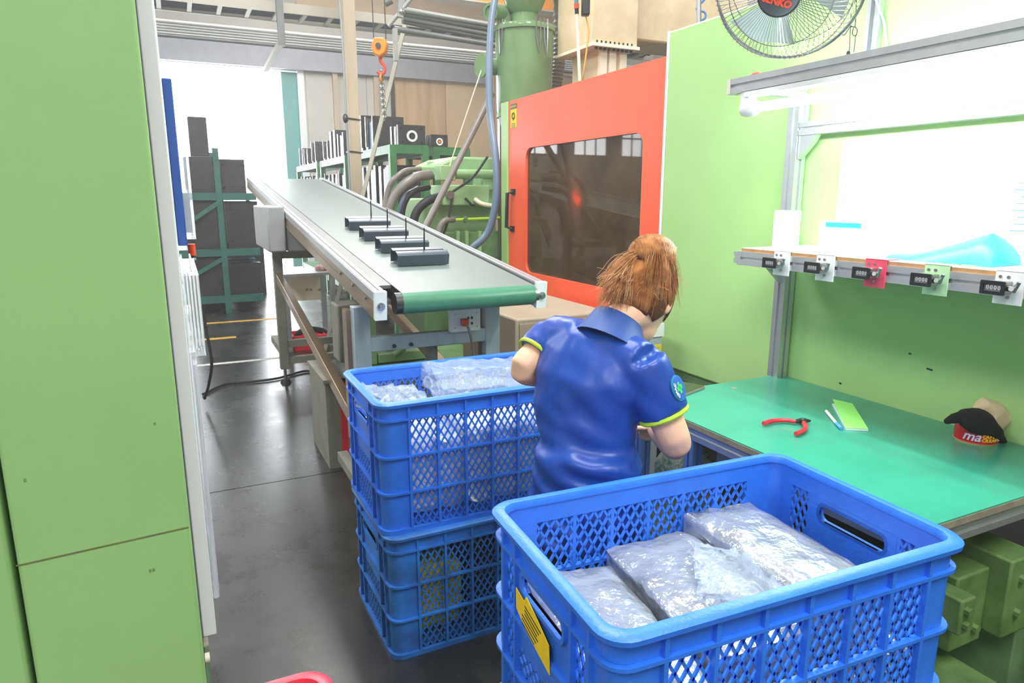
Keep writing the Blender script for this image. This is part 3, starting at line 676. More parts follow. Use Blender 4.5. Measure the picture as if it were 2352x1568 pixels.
MB().box((1.75, YU, 0), (2.3, YU+.8, P(1050, 600, Y=YU).z)).build('pedestal', M_greend, iu, bevel=.01)
# bed below, seen under the conveyor end
yb = 4.4
mb_ = thing('machine_bed', 'green machine bed with pipes on the floor under the conveyor', 'machine', (1.6, yb, 0))
def bb(x0, y0, x1, y1, Y, dep, nm, m_): a, b = P(x0, y1, Y=Y), P(x1, y0, Y=Y); return MB().box((a.x, Y, max(a.z, .0)), (b.x, Y+dep, b.z)).build(nm, m_, mb_, bevel=.006)
bb(838, 700, 862, 840, yb, .1, 'bed_post', M_greenc); bb(870, 800, 1010, 835, yb, .4, 'bed_plate', M_greenc); bb(838, 835, 1120, 850, yb-.1, .5, 'bed_sill', M_greend)
MB().cyl(P(880, 790, Y=yb+.2), P(960, 800, Y=yb+.2), .05).build('motor', M_steeld, mb_)
MB().tube(spline([P(930, 770, Y=yb+.1), P(925, 800, Y=yb), P(905, 815, Y=yb)]), .025, 10).build('bent_pipe', M_greenc, mb_)
bb(1060, 700, 1180, 735, yb+.3, .3, 'bed_beam', M_greenc)
MB().tube(spline([P(1135, 740, Y=4.2), P(1165, 752, Y=4.1), P(1180, 748, Y=4.1)]), .05, 10).build('conduit', M_creamw, mb_)
for i in range(5): MB().tube(spline([P(1185, 745+i*9, Y=4.0), P(1160, 770+i*8, Y=3.9), P(1140, 800+i*8, Y=3.9), P(1130, 840+i*6, Y=3.9)]), .014, 8).build('cable', (M_rubber, M_wood, M_hoseg)[i % 3], mb_)
bb(1130, 640, 1175, 700, 4.6, .4, 'bed_block', M_greenc)

# grey beige cabinet in front of the door, and the control box behind the woman
gx0 = P(1176, 740, Y=3.35).x; gx1 = 2.24
gz = P(1300, 705, Y=3.55).z
gc = thing('grey_cabinet', 'low grey-beige sheet metal cabinet in front of the red door', 'cabinet', ((gx0+gx1)/2, 3.6, 0))
MB().box((gx0, 3.3, 0), (gx1, 4.1, gz)).build('cabinet_body', M_beige, gc, bevel=.012)
MB().box((gx0+.02, 3.292, gz-.33), (gx1-.02, 3.3, gz-.03)).build('front_cover', M_beige, gc)
MB().box((gx0+.05, 3.285, gz-.17), (gx0+.09, 3.293, gz-.09)).build('latch', M_black, gc)
cbx = thing('control_box', 'pale control box with a yellow instruction label, between the woman and the green cover', 'control box', (P(1480, 800, X=2.2).x, P(1480, 800, X=2.2).y, 0))
ca, cb_ = P(1420, 850, Y=2.72), P(1524, 742, Y=2.72)
MB().box((ca.x, 2.72, 0), (cb_.x, 2.95, cb_.z)).build('box', M_grey, cbx, bevel=.008)
MB().box((ca.x, 2.712, cb_.z-.065), (cb_.x, 2.72, cb_.z)).build('top_band', M_white, cbx)
la, lb_ = P(1440, 830, Y=2.712), P(1518, 790, Y=2.712)
MB().box((la.x, 2.708, la.z), (lb_.x, 2.712, lb_.z)).build('yellow_label', M_yellow, cbx)
for i in range(4): MB().box((la.x+.01, 2.7075, lb_.z-.018-.014*i), (lb_.x-.008, 2.708, lb_.z-.0165-.014*i)).build('label_line', M_steeld, cbx)

# ================================================================== conveyor
Y0 = 2.62
xl = P(929, 700, Y=Y0).x; xr = P(1233, 680, Y=Y0).x
zt0 = P(920, 672, Y=Y0+.03).z
zb0 = P(925, 723, Y=Y0+.03).z
rad = (zt0-zb0)/2
Y1 = 7.55; zt1 = P(640, 409, Y=Y1).z
th = math.atan2(zt1-zt0, Y1-Y0)
cv = thing('conveyor', 'inclined belt conveyor with grey-green belt and aluminium side rails', 'conveyor', (1.0, 4.5, 0))
dv = V((0, math.cos(th), math.sin(th))); nv = V((0, -math.sin(th), math.cos(th)))
o0 = V((0, Y0+.045, zt0))  # origin on the belt surface
def CP(x, t, n=0): return V((x, o0.y, o0.z)) + dv*t + nv*n - V((0, 0, 0))
LB = (Y1-o0.y)/math.cos(th)
def belt_loop(x):
    pts = []
    for i in range(13):
        a = math.radians(90+180*i/12); pts.append(V((x, o0.y, o0.z))+nv*(-rad)+dv*(rad*math.cos(a))+nv*(rad*math.sin(a)))
    for i in range(13):
        a = math.radians(-90+180*i/12); pts.append(V((x, o0.y, o0.z))+dv*LB+nv*(-rad)+dv*(rad*math.cos(a))+nv*(rad*math.sin(a)))
    return pts
bl = MB(); A = bl.loop(belt_loop(xl)); B = bl.loop(belt_loop(xr)); bl.bridge(A, B)
bo = bl.build('belt', M_belt, cv); bo.data.materials.append(M_beltg)
for p in bo.data.polygons:
    if p.center.y+ORG[cv.name].y < o0.y-.012: p.material_index = 1
MB().cyl(CP(xl-.028, 0, -rad), CP(xl+.004, 0, -rad), rad*.97, n=24).build('roller_end', M_steeld, cv)
MB().cyl(CP(xl-.01, 0, -rad), CP(xr+.02, 0, -rad), rad*.9, n=24).build('roller', M_steel, cv)
MB().cyl(CP(xl-.01, LB, -rad), CP(xr+.02, LB, -rad), rad*.9, n=24).build('roller', M_steel, cv)
RW = .042
def rail(side):
    xi = xl-.07 if side < 0 else xr+.012
    xo = xi+side*RW
    x0, x1 = sorted((xi, xo))
    T0, T1 = -.01, LB+.04
    def slab(xa, xb, na, nb, nm, m_, t0=T0, t1=T1): return MB().hexa([CP(xa, t0, na), CP(xb, t0, na), CP(xb, t1, na), CP(xa, t1, na), CP(xa, t0, nb), CP(xb, t0, nb), CP(xb, t1, nb), CP(xa, t1, nb)]).build(nm, m_, cv)
    slab(x0, x1, -.10, .008, 'side_rail', M_alub if side < 0 else M_alu)
    slab(x0, x0+RW*.42, .008, .012, 'rail_lip', M_alu); slab(x0+RW*.6, x1, .008, .012, 'rail_lip', M_alu)
    if side < 0:
        slab(x0-.003, x0, -.028, .008, 'rail_lip', M_alu); slab(x0-.003, x0, -.10, -.06, 'rail_lip', M_alub)
        slab(x1, xl-.006, -.012, .002, 'belt_cover', mat('cover_grey', '6e7072', .45, var=.15, stretch=(1, .1, 1)), .12, T1)
    slab(x0-.003, x1+.003, -.102, .014, 'end_block', M_white, T0-.025, T0)
    bx = (x0+x1)/2
    MB().cyl(CP(bx, T0-.03, -.045), CP(bx, T0-.042, -.045), .011, n=6).build('bolt', M_steel, cv)
    MB().cyl(CP(bx, T0-.025, -.045), CP(bx, T0-.03, -.045), .016, n=12).build('washer', M_steel, cv)
    for t in (.12, .35, .6): MB().cyl(CP(x0-.008, t, -.045), CP(x0, t, -.045), .008, n=8).build('bolt', M_steel, cv)
    return x0, x1
lx0, lx1 = rail(-1); rx0, rx1 = rail(1)
def belt_z(y): return o0.z+(y-o0.y)*math.tan(th)
# underside plate
MB().hexa([CP(lx1, .15, -.09), CP(rx0, .15, -.09), CP(rx0, LB-.1, -.09), CP(lx1, LB-.1, -.09), CP(lx1, .15, -.075), CP(rx0, .15, -.075), CP(rx0, LB-.1, -.075), CP(lx1, LB-.1, -.075)]).build('bed_plate', M_greyd, cv)
YF0, YF1 = 2.98, 5.72
fx0, fx1 = lx0-.022, rx1-.085
for x_ in (fx0, fx1-.07):
    MB().box((x_, YF0-.03, .55), (x_+.075, YF0+.03, belt_z(YF0)-.13)).build('leg', M_grey, cv, bevel=.004)
    MB().box((x_+.005, YF0-.02, .10), (x_+.07, YF0+.04, .56)).build('lower_leg', M_greyd, cv, bevel=.004)
    MB().box((x_-.02, YF0+.02, .4), (x_+.005, YF0+.10, belt_z(YF0)-.15)).build('side_plate', M_alub, cv)
    MB().box((x_, YF1-.035, .12), (x_+.07, YF1+.035, belt_z(YF1)-.13)).build('leg', M_greyd, cv, bevel=.004)
    for y in (YF0, YF1):
        MB().cyl((x_+.035, y, 0), (x_+.035, y, .03), .045, .03, 16).build('levelling_foot', M_rubber, cv)
        MB().cyl((x_+.035, y, .03), (x_+.035, y, .13), .012, n=8).build('foot_bolt', M_steel, cv)
    MB().bar((x_+.035, YF1, .88), (x_+.035, YF0, .42), .05, .07).build('side_brace', M_alub, cv, bevel=.004)
    MB().box((x_+.0, YF0+.04, .13), (x_+.05, YF0+.5, .18)).build('base_rail', M_greyd, cv)
    MB().box((x_+.008, YF1-.028, .232), (x_+.062, YF1+.6, .29)).build('base_rail', M_greyd, cv)
MB().box((fx0+.01, YF0-.025, .82), (fx1-.01, YF0+.025, .885)).build('cross_beam', M_grey, cv, bevel=.004)
for dx in (.18, .26): MB().cyl((fx0+dx, YF0-.035, .84), (fx0+dx, YF0-.02, .84), .009, n=8).build('bolt', M_steeld, cv)
for z in (.16, .30, 1.02): MB().box((fx0+.012, YF1-.03, z), (fx1-.012, YF1+.03, z+.055)).build('cross_beam', M_greyd, cv)
MB().cyl((fx0+.40, YF0+.1, .35), (fx0+.40, YF0+.1, .80), .03, n=12).build('jack_tube', M_greyd, cv)
MB().cyl((fx0+.40, YF0+.1, .25), (fx0+.40, YF0+.1, .6), .018, n=10).build('jack_screw', M_steel, cv)
mx0 = P(578, 520, Y=5.0).x
a = P(600, 575, Y=5.2)
mh0 = P(610, 580, Y=5.0); mh1 = P(842, 470, Y=5.0)
MB().box((lx0+.001, 5.0, mh0.z), (fx1-.05, 5.9, min(P(612, 470, Y=5.0).z, belt_z(5.0)-.1))).build('motor_housing', mat('housing_grey', '93969a', .5, var=.08), cv, bevel=.012)
MB().box((lx0+.03, 3.55, .64), (lx0+.16, 3.72, .95)).build('switch_box', M_greyd, cv, bevel=.01)
MB().box((P(612, 500, Y=5.0).x, 4.98, mh0.z), (lx0-.006, 5.85, P(612, 474, Y=5.0).z)).build('housing_end', mat('housing_grey', 'b4b6b6'), cv, bevel=.012)
# socket box
so = P(1030, 750, Y=YF0-.03); sp = P(1098, 718, Y=YF0-.03)
sk = thing('socket_box', 'white twin wall socket box fixed to the conveyor cross beam', 'socket', (so.x, YF0-.05, so.z-.01))
MB().box((so.x, YF0-.062, so.z-.025), (sp.x, YF0-.026, sp.z+.03)).build('face_plate', M_white, sk, bevel=.006)
mx = (so.x+sp.x)/2; mz = (so.z+sp.z)/2
for dx, dz in ((.03, .012), (.03, -.014), (.012, .012)): MB().box((mx+dx-.005, YF0-.0635, mz+dz-.006), (mx+dx+.005, YF0-.062, mz+dz+.006)).build('socket_hole', M_black, sk)
for dx in (-.055, .055):
    for dz in (-.03, .034): MB().cyl((mx+dx, YF0-.064, mz+dz), (mx+dx, YF0-.062, mz+dz), .003, n=8).build('screw', M_steel, sk)
pl = thing('power_plug', 'orange power plug with grey cord pushed into the white socket box', 'plug', (mx-.012, YF0-.08, mz))
MB().box((mx-.03, YF0-.10, mz-.02), (mx+.002, YF0-.0625, mz+.014)).build('plug_body', M_plug, pl, bevel=.006)
MB().tube(spline([(mx-.01, YF0-.10, mz-.01), (mx-.002, YF0-.12, mz-.06), (mx+.02, YF0-.10, mz-.16), (mx+.03, YF0-.08, mz-.30), (mx+.02, YF0-.05, mz-.5), (mx+.05, YF0, .3)]), .006, 8).build('cord', M_hoseg, pl)

# black moulded parts on the belt
def make_part(px, py, label):
    p = Pn(px, py, o0, nv)
    t = thing('moulded_part', label, 'moulded part', p, 'black moulded parts on the belt')
    xd = V((1, -.0, 0)); yd = dv
    def W(x, y, n): return p+xd*x+yd*y+nv*n
    L_ = .128
    def sheet(prof, th_, nm):  # profile (y,n) polyline extruded along x with thickness
        m_ = MB(); offs = []
        for i, (y, n) in enumerate(prof):
            a_ = V(prof[max(i-1, 0)]); b_ = V(prof[min(i+1, len(prof)-1)]); d_ = (b_-a_).normalized(); offs.append((y-d_.y*th_, n+d_.x*th_))
        poly = list(prof)+offs[::-1]
        m_.prism([W(-L_, y, n) for y, n in poly], xd*2*L_); return m_.build(nm, M_part, t)
    sheet([(-.042, .004), (-.048, .052), (-.022, .064), (-.002, .063)], .004, 'front_cover')
    sheet([(.034, .060), (.062, .066), (.074, .052), (.068, .004)], .004, 'rear_cover')
    MB().hexa([W(-L_+.01, -.04, .004), W(L_-.01, -.04, .004), W(L_-.01, .062, .004), W(-L_+.01, .062, .004), W(-L_+.01, -.04, .012), W(L_-.01, -.04, .012), W(L_-.01, .062, .012), W(-L_+.01, .062, .012)]).build('base_plate', M_part, t)
    for x_ in (-.05, -.02, .02, .06): MB().obox(W(x_, .017, .045), xd*.012, yd*.010, nv*.006).build('clip', M_steel, t)
    MB().obox(W(.02, .015, .03), xd*.004, yd*.01, nv*.028).build('sprue_base', M_part, t)
    MB().tube([W(.022, .013, .03), W(.022, .013, .10), W(.020, .012, .172)], [.005, .004, .003], 8).build('sprue_rod', M_black, t)
    MB().bar(W(.022, .013, .064), W(.008, -.022, .066), .004, .004).build('runner', M_part, t)
    return t
for (px, py, lb) in ((966, 606, 'black moulded channel part nearest the belt end, with an upright sprue'), (925, 577, 'second black moulded channel part from the belt end'), (883, 550, 'third black moulded channel part from the belt end'), (846, 526, 'farthest black moulded channel part on the belt')):
    make_part(px, py, lb)

# things under the conveyor
kt = P(655, 635, Y=6.9); kt2 = P(762, 635, Y=6.9)
ks = thing('packing_cart', 'aluminium frame cart with a pale back board, under the conveyor', 'cart', ((kt.x+kt2.x)/2, 7.1, 0))
zc = kt.z
for x_ in (kt.x, kt2.x):
    for y in (6.9, 7.4): MB().box((x_-.025, y-.025, 0), (x_+.025, y+.025, zc)).build('leg', M_alu, ks)
MB().box((kt.x-.04, 6.86, zc), (kt2.x+.04, 7.44, zc+.025)).build('table_top', M_alu, ks)
MB().box((kt.x+.02, 7.38, P(700, 690, Y=7.38).z), (kt2.x-.02, 7.4, zc)).build('back_board', M_creamw, ks)
for px in (705, 715, 735, 748): q = P(px, 665, Y=7.37); MB().cyl((q.x, 7.37, q.z), (q.x, 7.381, q.z), .012, n=8).build('hole', M_wood, ks)
zs_ = P(700, 806, Y=6.9).z
MB().box((kt.x-.02, 6.88, zs_-.03), (kt2.x+.02, 7.42, zs_)).build('lower_shelf', M_greyd, ks)
ra, rb = P(674, 805, Y=6.88), P(752, 776, Y=6.88)
rbx = MB(); rbx.frame([(ra.x+.02+.0*i, 0, 0) if 0 else p for i, p in enumerate([(ra.x+.02, 6.92, zs_+.01), (rb.x-.02, 6.92, zs_+.01), (rb.x-.02, 7.2, zs_+.01), (ra.x+.02, 7.2, zs_+.01)])], [(ra.x, 6.9, zs_), (rb.x, 6.9, zs_), (rb.x, 7.22, zs_), (ra.x, 7.22, zs_)], (0, 0, rb.z-zs_+.03)); rbx.box((ra.x+.01, 6.91, zs_), (rb.x-.01, 7.21, zs_+.015))
tag(rbx.build('red_bin', M_redp), 'open red plastic bin on the cart shelf under the conveyor', 'bin')
mo = P(692, 765, Y=6.95)
tag(MB().tube(spline([(ra.x+.02, 7.0, zs_+.06), (ra.x+.08, 6.97, rb.z+.06), (ra.x+.2, 7.0, rb.z+.08), (ra.x+.34, 7.05, rb.z+.03), (ra.x+.4, 7.1, zs_+.03)]), .03, 8).build('black_hose', M_rubber), 'black hose lying over the red bin under the conveyor', 'hose')
rt_ = P(745, 635, Y=7.0)
tag(MB().ell((rt_.x, 7.1, zc+.055), (.07, 0, 0), (0, .06, 0), (0, 0, .035), 12, 8).jitter(.02, 20).build('red_cloth', mat('cloth_redwhite', 'c83040', .9, var=.8, vscale=25, col2='f0ece8')), 'crumpled red and white cloth on the cart under the conveyor', 'cloth')
# red crate edge by the conveyor's lower leg
q = P(752, 935, Z=.3)
rs = thing('red_crate', 'red and grey crate standing on the floor behind the conveyor front leg', 'crate', (q.x+.1, 3.9, 0))
q0 = P(742, 868, Y=3.75); q1 = P(768, 960, Y=3.75)
MB().box((q0.x, 3.7, 0), (q1.x+.06, 4.2, q0.z-.02)).build('body', M_greyd, rs)
MB().box((q0.x+.075, 3.69, .02), (q1.x+.06, 3.7, q0.z)).build('red_panel', M_redp, rs)
MB().box((q0.x-.01, 3.69, q0.z-.02), (q1.x+.07, 4.21, q0.z)).build('lid', M_greyd, rs)
# cables over the floor
tag(MB().tube(spline([P(466, 905, Z=.012), P(520, 881, Z=.012), P(580, 876, Z=.012), P(640, 868, Z=.012), P(700, 852, Z=.012), P(735, 858, Z=.012), P(780, 870, Z=.012)]), .010, 8).build('floor_cable', M_rubber), 'black cable lying across the aisle floor', 'cable')
tag(MB().tube(spline([P(463, 700, D=4.6), P(474, 760, D=4.6), P(486, 830, D=4.6), P(480, 880, D=4.7), P(470, 915, D=4.8)]), .010, 8).build('drop_cable', M_rubber), 'black cable hanging down beside the left machine into the aisle', 'cable')

# ================================================================== lattice crates
CL, CW, CH = .78, .50, .44
def clip_seg(p, d, w, h):
    t0, t1 = -9, 9
    for pi, di, lo, hi in ((p[0], d[0], 0, w), (p[1], d[1], 0, h)):
        a_, b_ = (lo-pi)/di, (hi-pi)/di
        if a_ > b_: a_, b_ = b_, a_
        t0, t1 = max(t0, a_), min(t1, b_)
    return (t0, t1) if t1-t0 > .004 else None
def lattice(mb, o, ux, w, h, nx, nz, nrm, bw=.0052, bt=.0045):
    o = V(o); ux = V(ux); uz = V((0, 0, 1)); nrm = V(nrm); dw, dh = w/nx, h/nz
    for s in (1, -1):
        d = V((dw, s*dh)).normalized()
        for k in range(-nz-2, nx+nz+3):
            r_ = clip_seg(((k+.5*(1 if s > 0 else 0)+.0)*dw, 0 if s > 0 else 0), d, w, h) if 0 else clip_seg((k*dw, 0), d, w, h)
            if not r_: continue
            a_, b_ = r_; p0 = V((k*dw, 0))+d*a_; p1 = V((k*dw, 0))+d*b_
            A_ = o+ux*p0.x+uz*p0.y; B_ = o+ux*p1.x+uz*p1.y
            mb.bar(A_, B_, bt, bw, up=(B_-A_).cross(nrm).normalized())
    return mb
def make_crate(loc, label, m, group):
    t = thing('lattice_crate', label, 'crate', loc, group)
    L0 = V(loc); hx, hy = CL/2-.016, CW/2-.016
    def rr(hx_, hy_, r_, z, k=5): return [L0+V((x, y, z)) for x, y in rrect(hx_, hy_, r_, k)]
    def band(hx_, hy_, r_, thk, z0, z1, nm):
        b_ = MB(); b_.frame(rr(hx_-thk, hy_-thk, max(r_-thk, .004), z0), rr(hx_, hy_, r_, z0), (0, 0, z1-z0)); return b_.build(nm, m, t)
    rm = MB(); prof = ((CL/2, CW/2, .05, CH-.015), (CL/2+.001, CW/2+.001, .05, CH-.006), (CL/2-.006, CW/2-.006, .045, CH), (CL/2-.022, CW/2-.022, .036, CH), (CL/2-.026, CW/2-.026, .034, CH-.008), (CL/2-.026, CW/2-.026, .034, CH-.015))
    lp_ = [rm.loop(rr(a_, b_, c_, z_, 6)) for a_, b_, c_, z_ in prof]
    for a_, b_ in zip(lp_, lp_[1:]+lp_[:1]): rm.bridge(a_, b_)
    rm.build('rim', m, t)
    band(hx, hy, .036, .006, CH-.056, CH-.012, 'top_band')
    band(hx+.010, hy+.010, .044, .0098, CH-.062, CH-.055, 'ring_rib')
    for z in (.256, .134): band(hx+.010, hy+.010, .044, .014, z, z+.007, 'ring_rib')
    band(hx+.010, hy+.010, .044, .018, 0, .016, 'base_ring')
    MB().prism([p+V((0, 0, .004)) for p in rr(hx-.004, hy-.004, .03, 0)], (0, 0, .012)).build('base', m, t)
    ex, ey = .088, .060
    for sx in (1, -1):
        for sy in (1, -1):
            o_, i_ = [], []
            for k in range(7):
                a_ = math.radians(90*k/6); cx, cy_ = hx-.036, hy-.036
                o_.append((cx+.036*math.cos(a_), cy_+.036*math.sin(a_))); i_.append((cx+.030*math.cos(a_), cy_+.030*math.sin(a_)))
            o_ = [(hx, hy-ey)]+o_+[(hx-ex, hy)]; i_ = [(hx-.006, hy-ey)]+i_+[(hx-ex, hy-.006)]
            poly = [L0+V((sx*x, sy*y, .014)) for x, y in o_+i_[::-1]]
            MB().prism(poly, (0, 0, CH-.070)).build('corner_post', m, t)
    nx_ = 6; x0 = -hx+ex; wcol = (2*hx-2*ex)/nx_
    rows = ((.016, .134), (.141, .256), (.263, CH-.056))
    for sy in (1, -1):
        for i in range(nx_+1):
            x = x0+i*wcol; MB().box(L0+V((x-.004, sy*(hy-.0055), .017)), L0+V((x+.004, sy*(hy+.0092), CH-.0145))).build('rib', m, t)
        for i in range(nx_):
            for z0, z1 in rows: lattice(MB(), L0+V((x0+i*wcol, sy*(hy-.003), z0)), (1, 0, 0), wcol, z1-z0, 4, 3, (0, 1, 0)).build('lattice_panel', m, t)
    cols = ((-hy+ey, -.115), (.115, hy-ey)); zl = .200
    for sx in (1, -1):
        X_ = sx*(hx-.003)
        for y in (-hy+ey, -.115, .115, hy-ey): MB().box(L0+V((sx*(hx-.0055), y-.004, .017)), L0+V((sx*(hx+.009), y+.004, CH-.0145))).build('rib', m, t)
        for y0, y1 in cols:
            for z0, z1 in rows: lattice(MB(), L0+V((X_, y0, z0)), (0, 1, 0), y1-y0, z1-z0, 3, 3, (1, 0, 0)).build('lattice_panel', m, t)
        for (z0, z1) in ((.016, .134), (.141, zl)): lattice(MB(), L0+V((X_, -.115, z0)), (0, 1, 0), .23, z1-z0, 8, 3 if z0 < .1 else 2, (1, 0, 0)).build('lattice_panel', m, t)
        inn_ = [L0+V((sx*(hx-.006), y, z)) for y, z in rrect(.085, .018, .015, 4, (0, .350))]
        out_ = []
        for (a_, b_) in ((.111, CH-.0565), (-.111, CH-.0565), (-.111, zl), (.111, zl)): out_ += [L0+V((sx*(hx-.006), a_, b_))]*5
        hp_ = MB(); hp_.frame(inn_, [p+V((0, 1e-5*i, 0)) for i, p in enumerate(out_)], (sx*.006, 0, 0)); hp_.build('handle_panel', m, t, smooth=False)
        hr_ = MB(); hr_.frame(inn_, [L0+V((sx*(hx-.006), y, z)) for y, z in rrect(.093, .026, .02, 4, (0, .350))], (sx*.014, 0, 0)); hr_.build('handle_lip', m, t)
    return t
def crate_copy(src, loc, label, rz=0, m=None):
    c_ = copy_tree(src); c_.location = loc; c_['label'] = label; c_.rotation_euler = (0, 0, rz); ORG[c_.name] = V(loc)
    if m:
        for ch in c_.children:
            for s_ in ch.material_slots: s_.link = 'OBJECT'; s_.material = m
    return c_
sfl = P(862, 931, Z=2*CH); sbl = P(803, 848, Z=2*CH)
cx = sfl.x+CL/2; cyy = (sfl.y+sbl.y)/2
c_top = make_crate((cx, cyy, CH), 'blue lattice crate of clear bags behind the woman, topmost of the far stack', M_blue, 'blue lattice crates')
c_low = crate_copy(c_top, (cx+.008, cyy-.012, 0), 'scuffed blue lattice crate on the floor under the crate of clear bags', .012, M_bluew)
fq = [P(x_, y_, Z=2*CH) for x_, y_ in ((1118, 1152), (1400, 1480), (2237, 1240), (1790, 1036))]
fc = sum(fq, V())/4; frz = math.atan2((fq[2]-fq[1]).y, (fq[2]-fq[1]).x)
c_fr = crate_copy(c_top, (fc.x, fc.y, CH), 'blue lattice crate of film-wrapped packs in the foreground, with a yellow note', frz)
c_fl = crate_copy(c_top, (fc.x+.005, fc.y, 0), 'blue lattice crate on the floor under the foreground crate', frz+.01, M_bluew)
RF = Matrix.Rotation(frz, 3, 'Z')
# yellow note on the front crate's left end
hxw = CL/2-.016
def FC(x, y, z): return fc*1.0+RF @ V((x, y, 0))+V((0, 0, z-2*CH)) if False else V((fc.x, fc.y, CH))+RF @ V((x, y, 0))+V((0, 0, z))
nt_ = thing('yellow_note', 'torn yellow paper note stuck on the foreground crate handle panel', 'note', FC(-hxw, 0, .22))
pol = [(.098, .335), (.05, .33), (-.02, .315), (-.045, .28), (-.048, .215), (-.03, .20), (.05, .225), (.088, .25)]
poln = [(-.046, .292), (-.05, .238), (.05, .260), (.095, .280), (.098, .322), (.06, .315), (.05, .33), (.0, .312)]
MB().prism([FC(-hxw-.0125, y, z+.01) for y, z in poln], RF @ V((.0015, 0, 0))).build('paper', M_yellow, nt_)
for i in range(6):
    MB().obox(FC(-hxw-.0128, .02+.004*i,   .312-.008*i), RF @ V((.0003, 0, 0)), RF @ V((0, .035-.004*(i % 3), .0))+V((0, 0, .006)), V((0, 0, .0012))).build('print_line', M_steeld, nt_)
# film packs in the front crate
def pack(loc, sx, sy, sz, rz, tilt, label, group, seed, m=M_silver, amp=.012, n=10, nm='film_pack', cat='pack', name_part=None):
    b_ = bmesh.new(); bmesh.ops.create_cube(b_, size=1); bmesh.ops.subdivide_edges(b_, edges=b_.edges[:], cuts=n, use_grid_fill=True)
    R_ = Matrix.Rotation(rz, 3, 'Z') @ Matrix.Rotation(tilt[0], 3, 'X') @ Matrix.Rotation(tilt[1], 3, 'Y')
    for v in b_.verts:
        c_ = v.co.copy(); q_ = V((c_.x*sx, c_.y*sy, c_.z*sz))
        e_ = max(abs(c_.x), abs(c_.y))*2
        q_.z *= 1-.22*max(0, e_-.6)/.4*(1 if abs(c_.z) > .1 else .5)
        nn = noise.noise_vector(V((c_.x*7+seed*5.3, c_.y*7+seed, c_.z*5)))+.5*noise.noise_vector(V((c_.x*19+seed, c_.y*19, c_.z*9+seed)))
        v.co = V(loc)+R_ @ (q_+nn*amp)+V((0, 0, sz/2))
    mb = MB(); mb.bm.free(); mb.bm = b_
    o = mb.build(nm, m, ang=75)
    return tag(o, label, cat, group)
zl0 = CH+.018
pk = ((-.255, .01, .20, .40), (-.03, .03, .21, .40), (.17, .015, .19, .42))
for lay in range(2):
    for i, (x_, y_, sx, sy) in enumerate(pk):
        p_ = FC(x_, y_-.005, 0); pack((p_.x, p_.y, zl0+lay*.085), sx+.01, sy, .085, frz, (0, 0), f'silver film pack at the {("left", "middle", "right")[i]} of the {("bottom", "second")[lay]} layer in the foreground crate', 'lower film packs in the foreground crate', 40+lay*5+i, amp=.008)
p_ = FC(-.245, -.005, 0); pack((p_.x, p_.y, zl0+.175), .20, .39, .10, frz-.08, (0, .05), 'grey film-wrapped pack at the left end of the foreground crate', 'top film packs in the foreground crate', 1, M_silver, .007)
p_ = FC(-.015, .02, 0); pack((p_.x, p_.y, zl0+.185), .21, .40, .10, frz-.05, (0, -.04), 'silver film pack in the middle of the foreground crate', 'top film packs in the foreground crate', 2, M_silver, .008)
p_ = FC(.20, .035, 0); pack((p_.x, p_.y, zl0+.18), .20, .39, .14, frz+.03, (.04, .06), 'highest silver film pack, by the back right of the foreground crate', 'top film packs in the foreground crate', 3, M_silver, .007)
p_ = FC(.29, -.08, 0); pack((p_.x, p_.y, zl0+.10), .10, .24, .09, frz+.1, (.1, .2), 'small crumpled film bag at the right end of the foreground crate', None, 4, M_silver, .02)
p_ = FC(.09, -.03, 0); pack((p_.x, p_.y, zl0+.275), .24, .16, .03, frz-.5, (.1, .12), 'loose crumpled film sheet lying over the foreground packs', None, 9, M_film, .02, 14, 'film_sheet', 'film')
for i, x_ in enumerate((-.2, .12)):
    p_ = FC(x_, 0, 0); pack((p_.x, p_.y, .02), .30, .40, .30, frz, (0, 0), f'dark goods bag at the {("left", "right")[i]} in the crate under the foreground crate', 'dark bags under the foreground crate', 60+i, M_mould, .015)
# bags in the far stack
def BC(x, y, z): return V((cx+x, cyy+y, z))
for i, (x_, y_, sx, sy, sz) in enumerate(((-.22, -.05, .26, .32, .30), (.04, -.05, .26, .34, .33), (.25, -.04, .18, .34, .30))):
    p_ = BC(x_, y_, CH+.018); pack(p_, sx, sy, sz, .03*i, (0, 0), ('white goods bag at the left in the crate of clear bags', 'white goods bag at the middle of the crate of clear bags', 'white goods bag at the right in the crate of clear bags')[i], 'white bags in the far stack', 20+i, M_filmw, .018)
pack(BC(-.24, -.06, CH+.30), .2, .3, .10, .2, (.1, .2), 'small crumpled clear bag at the left of the far crate', None, 25, M_film, .022, 14, 'clear_bag', 'bag')
pack(BC(.10, .03, CH+.335), .42, .34, .10, -.1, (.08, .06), 'large puffy clear bag bulging over the far crate rim', None, 26, M_film, .018, 16, 'clear_bag', 'bag')
for i, (x_, y_, m_) in enumerate(((-.2, -.1, M_amber), (.02, -.08, M_mould), (.2, -.02, M_filmw), (.0, .12, M_amber))):
    pack(BC(x_, y_, .02), .18, .2, .28, .3*i, (0, .0), ('yellow goods bag at the left of the lower far crate', 'dark goods bag at the middle of the lower far crate', 'pale goods bag at the right of the lower far crate', 'yellow goods bag at the back of the lower far crate')[i], 'bags in the lower far crate', 30+i, m_, .02)

